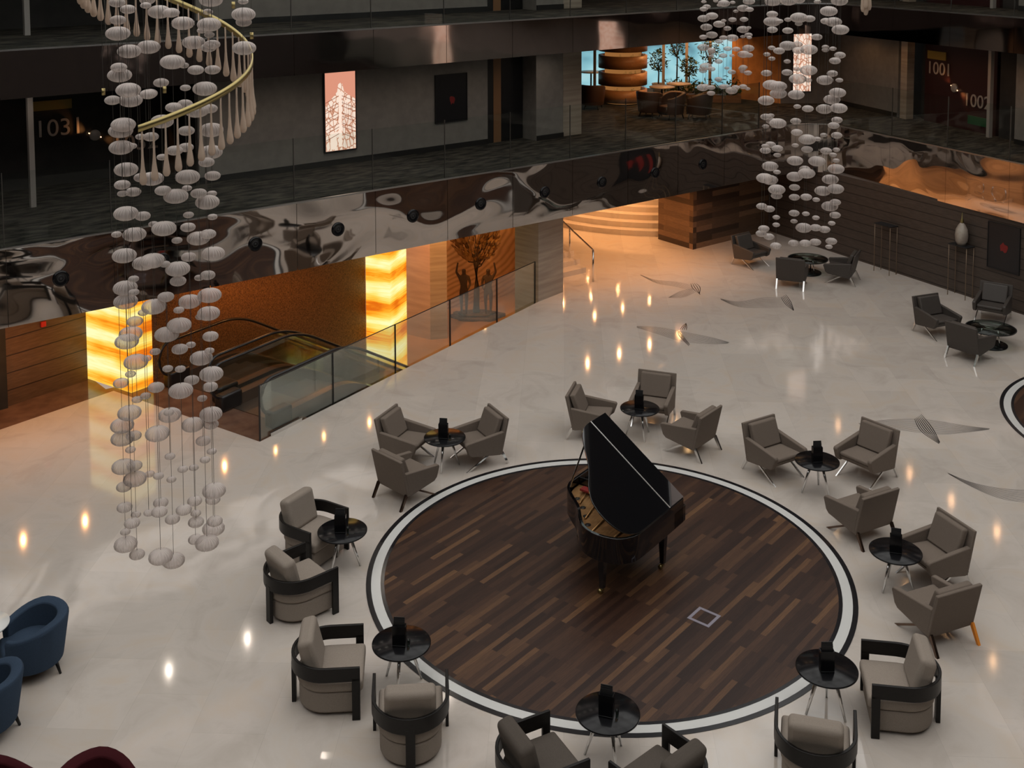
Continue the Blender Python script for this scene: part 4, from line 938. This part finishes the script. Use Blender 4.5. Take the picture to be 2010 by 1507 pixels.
# ================================================================ RESTAURANT CORNER
pc=at(1222,200,L1); 
dz=hypot(pc.x,pc.y)
t=thing('slatted_pillar','round wooden slatted pillar with lit shelves in the restaurant beyond the walkway','pillar',(pc.x,pc.y,L1))
b=MB(); b.lathe([(0,0),(.62,0),(.62,2.76),(0,2.76)],40); b.build('core', M['shelfglow'], t)
for k in range(5):
    z=.05+.58*k; zz=min(z+.43,2.76); MB().lathe([(.70,z),(.84,z),(.84,zz),(.70,zz),(.70,z)],48).build('wooden_ring', M['restwood'], t)
rnd=random.Random(5)
sh=MB(); 
for k in range(46):
    a=rnd.uniform(-2.7,-.3); z=.42+.58*rnd.randint(0,3); h_=rnd.uniform(.08,.16); sh.lathe([(0,0),(.03,0),(.03,h_*.6),(.012,h_),(0,h_)],8,(.75*cos(a),.75*sin(a),z))
sh.build('shelf_bottles', M['glass'], t)
def plant(px,py,h,label,pot=True,kind=0,wide=.35,z=L1,sc_=1.0):
    p=at(px,py,z); t=thing('potted_plant',label,'plant',(p.x,p.y,z)); t['group']='restaurant plants'
    b=MB(); b.lathe([(0,0),(.16,0),(.24,.42),(.20,.42),(.19,.36),(0,.36)],24); b.build('pot', M['terracotta'], t)
    b=MB(); b.tube([(0,0,.3),(.02,0,h*.5),(0,.02,h*.75)],[.03,.025,.015],6)
    r_=random.Random(px)
    for k in range(8): a=r_.uniform(0,6.28); b.tube([(0,.01,h*.55),(cos(a)*wide*.6,sin(a)*wide*.6,h*(.7+.2*r_.random()))],[.015,.006],4)
    b.build('stem', M['bark'], t)
    b=MB()
    for k in range(260):
        a=r_.uniform(0,6.28); zc=r_.uniform(-1,1); rr=sqrt(1-zc*zc)*r_.uniform(.4,1)
        c=V((rr*cos(a)*wide,rr*sin(a)*wide,h*.8+zc*h*.24)); o_=V((r_.uniform(-1,1),r_.uniform(-1,1),r_.uniform(-.6,.8))).normalized(); s_=o_.cross(V((.3,.5,.8))).normalized(); l=r_.uniform(.10,.2)
        b.add([c,c+o_*l*.5+s_*.03,c+o_*l,c+o_*l*.5-s_*.03],[(0,1,2,3)])
    f=b.build('leaves', M['green'], t); f['kind']='stuff'
    return t
plant(1292,186,1.55,'round-crowned potted plant nearest the slatted pillar')
plant(1328,185,2.45,'tallest potted tree in front of the restaurant window',wide=.42)
plant(1352,190,1.35,'low potted plant right of the tallest tree in the restaurant')
plant(1392,190,2.2,'potted tree behind the far small bead chandelier',wide=.45)
def rest_table(px,py,label):
    p=at(px,py,L1); t=thing('round_table',label,'table',(p.x,p.y,L1)); t['group']='restaurant tables'
    b=MB(); b.lathe([(0,.72),(.42,.72),(.42,.75),(0,.75)],32); b.build('tabletop', M['stone'], t)
    b=MB(); b.lathe([(0,0),(.25,0),(.25,.02),(.03,.05),(.03,.72),(0,.72)],16); b.build('pedestal', M['darkwood'], t)
rest_table(1299,214,'pale round restaurant table nearest the walkway right of the slatted pillar')
rest_table(1332,207,'pale round restaurant table farther back by the potted tree')
rest_table(1160,180,'pale round restaurant table left of the slatted pillar')
brown=mat('brown_leather',(.06,.028,.016),.5)
rc=make_tub(brown, M['darkwood'], 'brown tub chair left of the near restaurant table', .85,.68)
RCP=[((1276,210),20,'brown tub chair left of the near restaurant table'),((1318,214),170,'brown tub chair right of the near restaurant table'),((1372,214),120,'dark tub chair in the restaurant below the low potted plant'),((1163,196),40,'brown tub chair between the stone corner and the slatted pillar')]
for i,((px,py),dg,lab) in enumerate(RCP):
    o=rc if i==0 else copy_tree(rc); p=at(px,py,L1+.3); o.location=(p.x,p.y,L1); o.rotation_euler=(0,0,R(dg)); o['label']=lab; o['group']='restaurant tub chairs'
# bush in front
p=at(1430,196,L1); t=thing('planter_bush','low leafy bush at the restaurant edge below the small bead chandelier','plant',(p.x-.9*dirw.x-.5*nw.x-.6*0,p.y-.9*dirw.y-.5*nw.y,L1),atan2(dirw.y,dirw.x))
b=MB(); b.box(-1.3,1.3,-.2,.2,0,.25); b.build('planter_box', M['restwood'], t)
b=MB(); r_=random.Random(9)
for k in range(700):
    c=V((r_.uniform(-1.3,1.3),r_.uniform(-.25,.25),.25+abs(r_.gauss(0,.2)))); o_=V((r_.uniform(-1,1),r_.uniform(-1,1),r_.uniform(-.2,1))).normalized(); s_=o_.cross(V((.3,.5,.8))).normalized(); l=r_.uniform(.12,.24)
    b.add([c,c+o_*l*.5+s_*.035,c+o_*l,c+o_*l*.5-s_*.035],[(0,1,2,3)])
f=b.build('leaves', M['green'], t); f['kind']='stuff'

# ================================================================ CHANDELIERS
prof=[]
for k in range(13):
    a=-pi/2+pi*k/12; prof.append((max(.0,cos(a))*.5, sin(a)*.315*(1 if sin(a)>0 else 1)))
prof[0]=(0,-.315); prof[-1]=(0,.315)
def bead_mesh():
    mb=MB(); seg=96; vs=[(0,0,-.315)]; fs=[]
    for i in range(1,12):
        r,z=prof[i]
        for k in range(seg):
            a=2*pi*k/seg; q=r*(1+.085*cos(22*a)); vs.append((q*cos(a),q*sin(a),z))
    vs.append((0,0,.315)); T=len(vs)-1
    for k in range(seg): fs.append((0,1+(k+1)%seg,1+k)); fs.append((T,T-seg+k,T-seg+(k+1)%seg))
    for i in range(10):
        for k in range(seg): fs.append((1+i*seg+k,1+i*seg+(k+1)%seg,1+(i+1)*seg+(k+1)%seg,1+(i+1)*seg+k))
    return mb.add(vs,fs,True)
BMESH=bead_mesh()
def chandelier(label, beads, cx_, depth, rpx, ztop, ns, lab_extra=None, phase=.13):
    # beads: (px,py,width px); ring of ns vertical wires around a centre at the given depth
    beads=sorted(beads,key=lambda q:-q[2])
    d=ray(cx_,300); c0=V((0,0,H))+d*(depth/FPX); rad=rpx*depth/FPX
    t=thing('bead_chandelier',label,'chandelier',(c0.x,c0.y,0))
    st=[V((c0.x+rad*cos(2*pi*(k+phase)/ns), c0.y+rad*sin(2*pi*(k+phase)/ns),0)) for k in range(ns)]
    fwd=V((_F.x,_F.y,0)).normalized(); nst=[]
    def depth_of(p): return p.x*_F.x+p.y*_F.y
    first=None; rest=MB(); used_={}
    cnt=0; low={}
    for (px,py,wpx) in beads:
        best=None
        for k,s_ in enumerate(st):
            zf=(s_.x*fwd.x+s_.y*fwd.y)
            # project column at pixel row py: intersect the ray with the depth plane
            dd=ray(px,py); tt=zf/(dd.x*fwd.x+dd.y*fwd.y); q=V((0,0,H))+dd*tt
            off=((q.x-s_.x)*_R.x+(q.y-s_.y)*_R.y)
            if best is None or abs(off)<best[0]: best=(abs(off),k,q.z)
        off,k,z=best
        if off>.055:                                   # a wire of its own
            dd=ray(px,py); zf=c0.x*fwd.x+c0.y*fwd.y; q=V((0,0,H))+dd*(zf/(dd.x*fwd.x+dd.y*fwd.y)); st.append(V((q.x,q.y,0))); k=len(st)-1; z=q.z
        s_=st[k]; w_=wpx*depth/FPX
        w_={0:.085,1:.13,2:.195}[0 if w_<.105 else (1 if w_<.162 else 2)]*1.0*(SCALE_CH)
        low[k]=min(low.get(k,99),z)
        m4=Matrix.Translation((s_.x-c0.x,s_.y-c0.y,z))@Matrix.Scale(w_,4)
        if cnt<100:
            if first is None:
                mb=MB(); mb.v=BMESH.v; mb.f=BMESH.f; mb.sm=BMESH.sm; mb.mi=BMESH.mi; o=mb.build('glass_bead', M['bead'], t); first=o
            else: o=first.copy(); COL.objects.link(o); o.parent=t
            o.location=m4.to_translation(); o.scale=(w_,w_,w_)
        else: rest.add([m4@V(v_) for v_ in BMESH.v],BMESH.f,True)
        cnt+=1
    if rest.v: r_=rest.build('glass_beads', M['bead'], t); r_['kind']='stuff'
    wi=MB()
    for k,s_ in enumerate(st):
        if k in low: wi.tube([(s_.x-c0.x,s_.y-c0.y,low[k]),(s_.x-c0.x,s_.y-c0.y,ztop)],.0022,4)
    w_=wi.build('hanging_wires', M['wire'], t); w_['kind']='stuff'
    b=MB(); b.lathe([(0,ztop),(rad+.1,ztop),(rad+.1,ztop+.06),(0,ztop+.06)],40); b.build('ceiling_plate', M['brass'], t)
    return t
Z1=[(683,15,100),(760,55,100),(695,118,97),(683,197,147),(850,32,60),(895,0,90),(950,70,115),(1020,75,105),(1075,137,128),(1115,250,138),(1218,70,64),(1240,0,140),(1235,145,130),(1170,180,60),(1237,205,65),(1260,262,75),(1220,280,100),(1447,85,125),(1435,130,90),(1438,283,132),(1430,8,60),(885,277,165),(760,302,135),(1025,365,145),(1080,385,50),(683,397,75),(703,443,142),(1165,412,80),(1247,411,102),(958,487,90),(1108,517,68),(1218,522,132),(750,530,132),(850,555,75),(895,550,72),(680,590,98),(785,590,130),(1030,632,75),(1075,612,85),(1165,650,115),(1230,640,95),(960,715,125),(725,735,140),(700,770,130),(900,805,95),(850,805,60),(1110,770,88),(1245,765,120),(703,868,132),(780,860,70),(1090,868,100),(1020,886,95),(957,925,55),(1235,895,120),(1218,955,95),(740,998,122),(900,1052,135),(850,1045,100),(1105,1042,135),(1252,1035,95),(700,1088,95),(703,1140,62),(785,1130,98),(960,1122,85),(1075,1108,60),(1025,1155,140),(1170,1138,90),(1235,1140,60),(1218,1190,132),(742,1257,158),(850,1272,95),(1108,1265,68),(1252,1277,62),(900,1320,68),(963,1345,125),(1077,1338,92),(1028,1415,70),(790,1380,138),(700,1380,58),(1165,1403,110),(1235,1378,85)]
Z4=[(720,305,120),(850,350,110),(895,335,110),(970,355,55),(1110,313,98),(1250,293,130),(1077,383,125),(790,442,70),(1222,420,95),(1165,435,45),(1028,455,98),(707,495,135),(780,520,55),(712,575,135),(965,548,90),(910,605,135),(845,640,60),(1110,575,130),(1080,625,60),(1232,538,130),(1232,645,115),(1160,665,60),(790,692,92),(1030,715,135),(965,768,118),(1240,780,93),(770,765,110),(735,810,135),(1110,830,70),(1080,855,90),(905,870,65),(1222,865,65),(1173,908,122),(795,930,125),(870,910,60),(968,970,58),(1030,972,65),(765,1002,52),(1253,1002,128),(1115,1038,93),(723,1055,98),(1083,1100,122),(1225,1077,93),(910,1080,95),(860,1130,55),(800,1152,60),(1173,1145,60),(768,1230,122),(1030,1243,130),(965,1228,60),(1240,1238,120),(725,1305,130),(1240,1298,90),(1123,1300,120),(710,1380,110),(912,1352,120),(800,1365,80),(1175,1395,85)]
Z5=[(297,273,100),(650,340,100),(1115,290,110),(1085,375,105),(245,445,190),(330,435,150),(840,470,105),(910,455,110),(350,570,200),(205,650,150),(480,520,90),(550,540,100),(750,575,105),(235,860,165),(645,812,150),(360,933,110),(300,1020,145),(460,915,60),(550,905,165),(755,980,160),(845,885,185),(920,795,150),(1000,920,105),(1000,1010,140),(1145,690,215),(1100,780,165),(1145,1000,150),(1110,1075,215),(222,1110,110),(243,1237,230),(370,1340,160),(555,1362,225),(765,1403,230),(920,1187,155),(1100,1222,215)]
left=[(x/3,y/3,w_/3) for x,y,w_ in Z1]+[(x/3,400+y/3,w_/3) for x,y,w_ in Z4]+[(200+x/5.196,830+y/5.196,w_/5.196) for x,y,w_ in Z5]
SCALE_CH=1.0
chandelier('tall column chandelier of ribbed glass beads hanging at the left','x' and left,331,10.0,88,14.3,24)
C1=[(960,15,160),(1085,10,170),(1265,0,130),(1412,20,95),(1700,10,200),(1562,130,190),(905,165,130),(895,250,170),(970,245,90),(1075,228,90),(1222,205,170),(1380,217,125),(1510,245,115),(1640,255,165),(1245,275,90),(955,345,125),(1075,355,125),(1715,345,190),(1395,430,135),(1065,530,180),(1205,515,110),(890,555,80),(960,590,125),(885,630,75),(1230,585,130),(1380,575,165),(1545,545,95),(1625,565,85),(1515,580,90),(1705,640,140),(1660,705,135),(945,680,85),(1060,712,88),(880,848,128),(1052,840,125),(1197,800,80),(1385,815,190),(1615,853,130),(1220,915,180),(1350,930,85),(1505,930,190),(1695,930,95),(880,985,190),(960,1000,150),(1035,1085,175),(1190,1098,165),(1660,1075,200),(1600,1155,190),(868,1165,180),(1212,1235,95),(1342,1260,135),(1515,1265,190),(1685,1255,180),(860,1355,120),(935,1340,80),(910,1400,120),(1035,1430,160),(1175,1405,125),(862,1465,90),(1668,1392,130),(1625,1455,130)]
C2=[(540,115,128),(665,195,172),(685,308,135),(830,145,80),(795,190,60),(1000,148,130),(265,255,115),(195,320,120),(185,270,70),(362,297,120),(360,372,90),(507,262,85),(895,325,100),(990,312,90),(945,370,90),(530,437,185),(795,443,180),(990,435,90),(247,500,172),(975,530,170),(345,565,85),(180,635,170),(260,655,170),(492,618,170),(665,580,185),(640,530,110),(900,650,185),(345,765,180),(345,835,135),(518,740,95),(480,852,128),(640,850,125),(810,780,185),(975,757,180),(773,880,90),(160,955,120),(235,985,115),(965,910,120),(920,955,185),(965,1055,130),(505,1033,132),(652,1040,90),(333,1080,92),(797,1085,90),(472,1125,85),(330,1165,88),(948,1148,90),(620,1200,170),(757,1198,118),(870,1218,125),(165,1210,120),(140,1265,145),(235,1300,120),(323,1405,130),(495,1375,95),(635,1375,130),(783,1362,130),(940,1352,130),(905,1415,90)]
main=[(1360+x/5.909,y/5.909,w_/5.909) for x,y,w_ in C1]+[(1470+x/5.795,240+y/5.795,w_/5.795) for x,y,w_ in C2]
chandelier('large bead chandelier hanging in front of the far corner beside the dark board wall',main,1572,14.4,74,14.3,24)
C3=[(130,20,60),(265,10,60),(360,40,120),(300,60,60),(470,28,60),(640,15,110),(175,78,85),(125,105,90),(560,95,120),(655,110,95),(500,130,50),(125,215,120),(240,185,110),(355,240,60),(300,280,115),(470,228,90),(600,225,80),(160,315,130),(400,330,85),(545,342,110),(640,322,60),(117,430,80),(228,405,135),(345,438,85),(457,440,120),(565,425,60),(620,405,90),(650,435,60),(300,480,70),(125,550,125),(190,580,100),(225,600,80),(400,565,95),(505,570,100),(630,560,110),(340,645,105),(450,645,60),(600,630,130),(655,640,100),(215,650,60),(290,712,90),(150,770,110),(95,800,100),(130,820,90),(230,800,70),(385,790,60),(540,795,90),(610,780,90),(460,835,95),(630,845,90),(560,830,60),(290,920,105),(110,1015,110),(180,1000,90),(240,1015,90),(330,1005,80),(385,1005,70),(445,1050,115),(530,1015,70),(605,1005,90),(630,1030,60),(230,1080,90)]
far=[(1360+x/5.909,y/5.909,w_/5.909) for x,y,w_ in C3]
chandelier('smaller farther bead chandelier in front of the restaurant windows',far,1425,20.0,47,14.3,18)

# ---- golden spiral band with hanging amber drops
D0=10.0; c0=V((0,0,H))+ray(331,150)*(D0/FPX); c0z=c0.z
fwd=V((c0.x,c0.y,0)).normalized(); rt=V((fwd.y,-fwd.x,0))
sp=thing('spiral_chandelier','golden spiral band with hanging amber glass drops winding round the left bead chandelier','chandelier',(c0.x,c0.y,0))
rs=160*D0/FPX
def hel(thd):
    a=R(thd); z=at_z(thd); return V((0,0,z))-fwd*rs*cos(a)+rt*rs*sin(a)
def at_z(thd):
    ypx=226-1.0*(thd+20) if thd<90 else 116-1.45*(thd-90)*.86
    return c0z-(ypx-150)*D0/FPX
zs={}
band=MB(); ths=[-20+3*k for k in range(0,118)]; vs=[];fs=[]
for i,th in enumerate(ths):
    p=hel(th); o_=V((p.x,p.y,0)).normalized(); vs+=[p+V((0,0,.030)),p+V((0,0,-.030)),p+o_*.012+V((0,0,-.030)),p+o_*.012+V((0,0,.030))]
for i in range(len(ths)-1):
    for k in range(4): fs.append((i*4+k,i*4+(k+1)%4,(i+1)*4+(k+1)%4,(i+1)*4+k))
band.add(vs,fs,True).build('golden_band', M['brass'], sp)
dp=MB(); dp.lathe([(0,-.44),(.016,-.437),(.028,-.42),(.031,-.40),(.026,-.36),(.016,-.29),(.010,-.20),(.0075,-.08),(.0075,.02),(0,.03)],14); dr=None
k=0; th=-18
while th<330:
    p=hel(th)
    if dr is None: dr=dp.build('glass_drop', M['amber'], sp); o=dr
    else: o=dr.copy(); COL.objects.link(o); o.parent=sp
    o.location=p+V((0,0,-.04)); th+=7.6
for th in (-15,60,140,230):
    p=hel(th); MB().tube([p,(p.x,p.y,14.3)],.002,4).build('suspension_wire', M['wire'], sp)
b=MB(); b.lathe([(0,14.3),(rs+.1,14.3),(rs+.1,14.34),(0,14.34)],32); 
# short gold pendants
for (px,py) in ((203,180),(323,176),(458,10),(494,70)):
    q=at(px,py,0); dd=ray(px,py); tt=D0/FPX; q=V((0,0,H))+dd*tt-V((c0.x,c0.y,0))
    w_=MB().tube([(q.x,q.y,q.z),(q.x,q.y,14.3)],.002,4).build('suspension_wire', M['wire'], sp)
    MB().lathe([(0,-.03),(.016,-.03),(.016,.03),(0,.03)],12,(q.x,q.y,q.z)).build('wire_end_weight', M['brass'], sp)
# pale glass drops cut off at the top right
px,py=1700,5; dd=ray(px,py); q=V((0,0,H))+dd*(14.0/FPX)
t=thing('drop_pendant','cluster of pale glass drops cut off at the top edge, upper right','chandelier',(q.x,q.y,q.z))
for i,(dx,dy) in enumerate(((0,0),(.03,.02),(-.03,.02),(.02,-.03),(-.03,-.02),(.06,0))):
    b=MB(); b.lathe([(0,-.16+.02*i),(.02,-.15+.02*i),(.032,-.11+.02*i),(.026,.05),(.014,.3),(.01,.5),(0,.5)],12,(dx,dy,0)); b.build('glass_drop', M['amber'], t)
MB().tube([(0,0,.5),(0,0,14.3-q.z)],.003,4).build('suspension_wire', M['wire'], t)
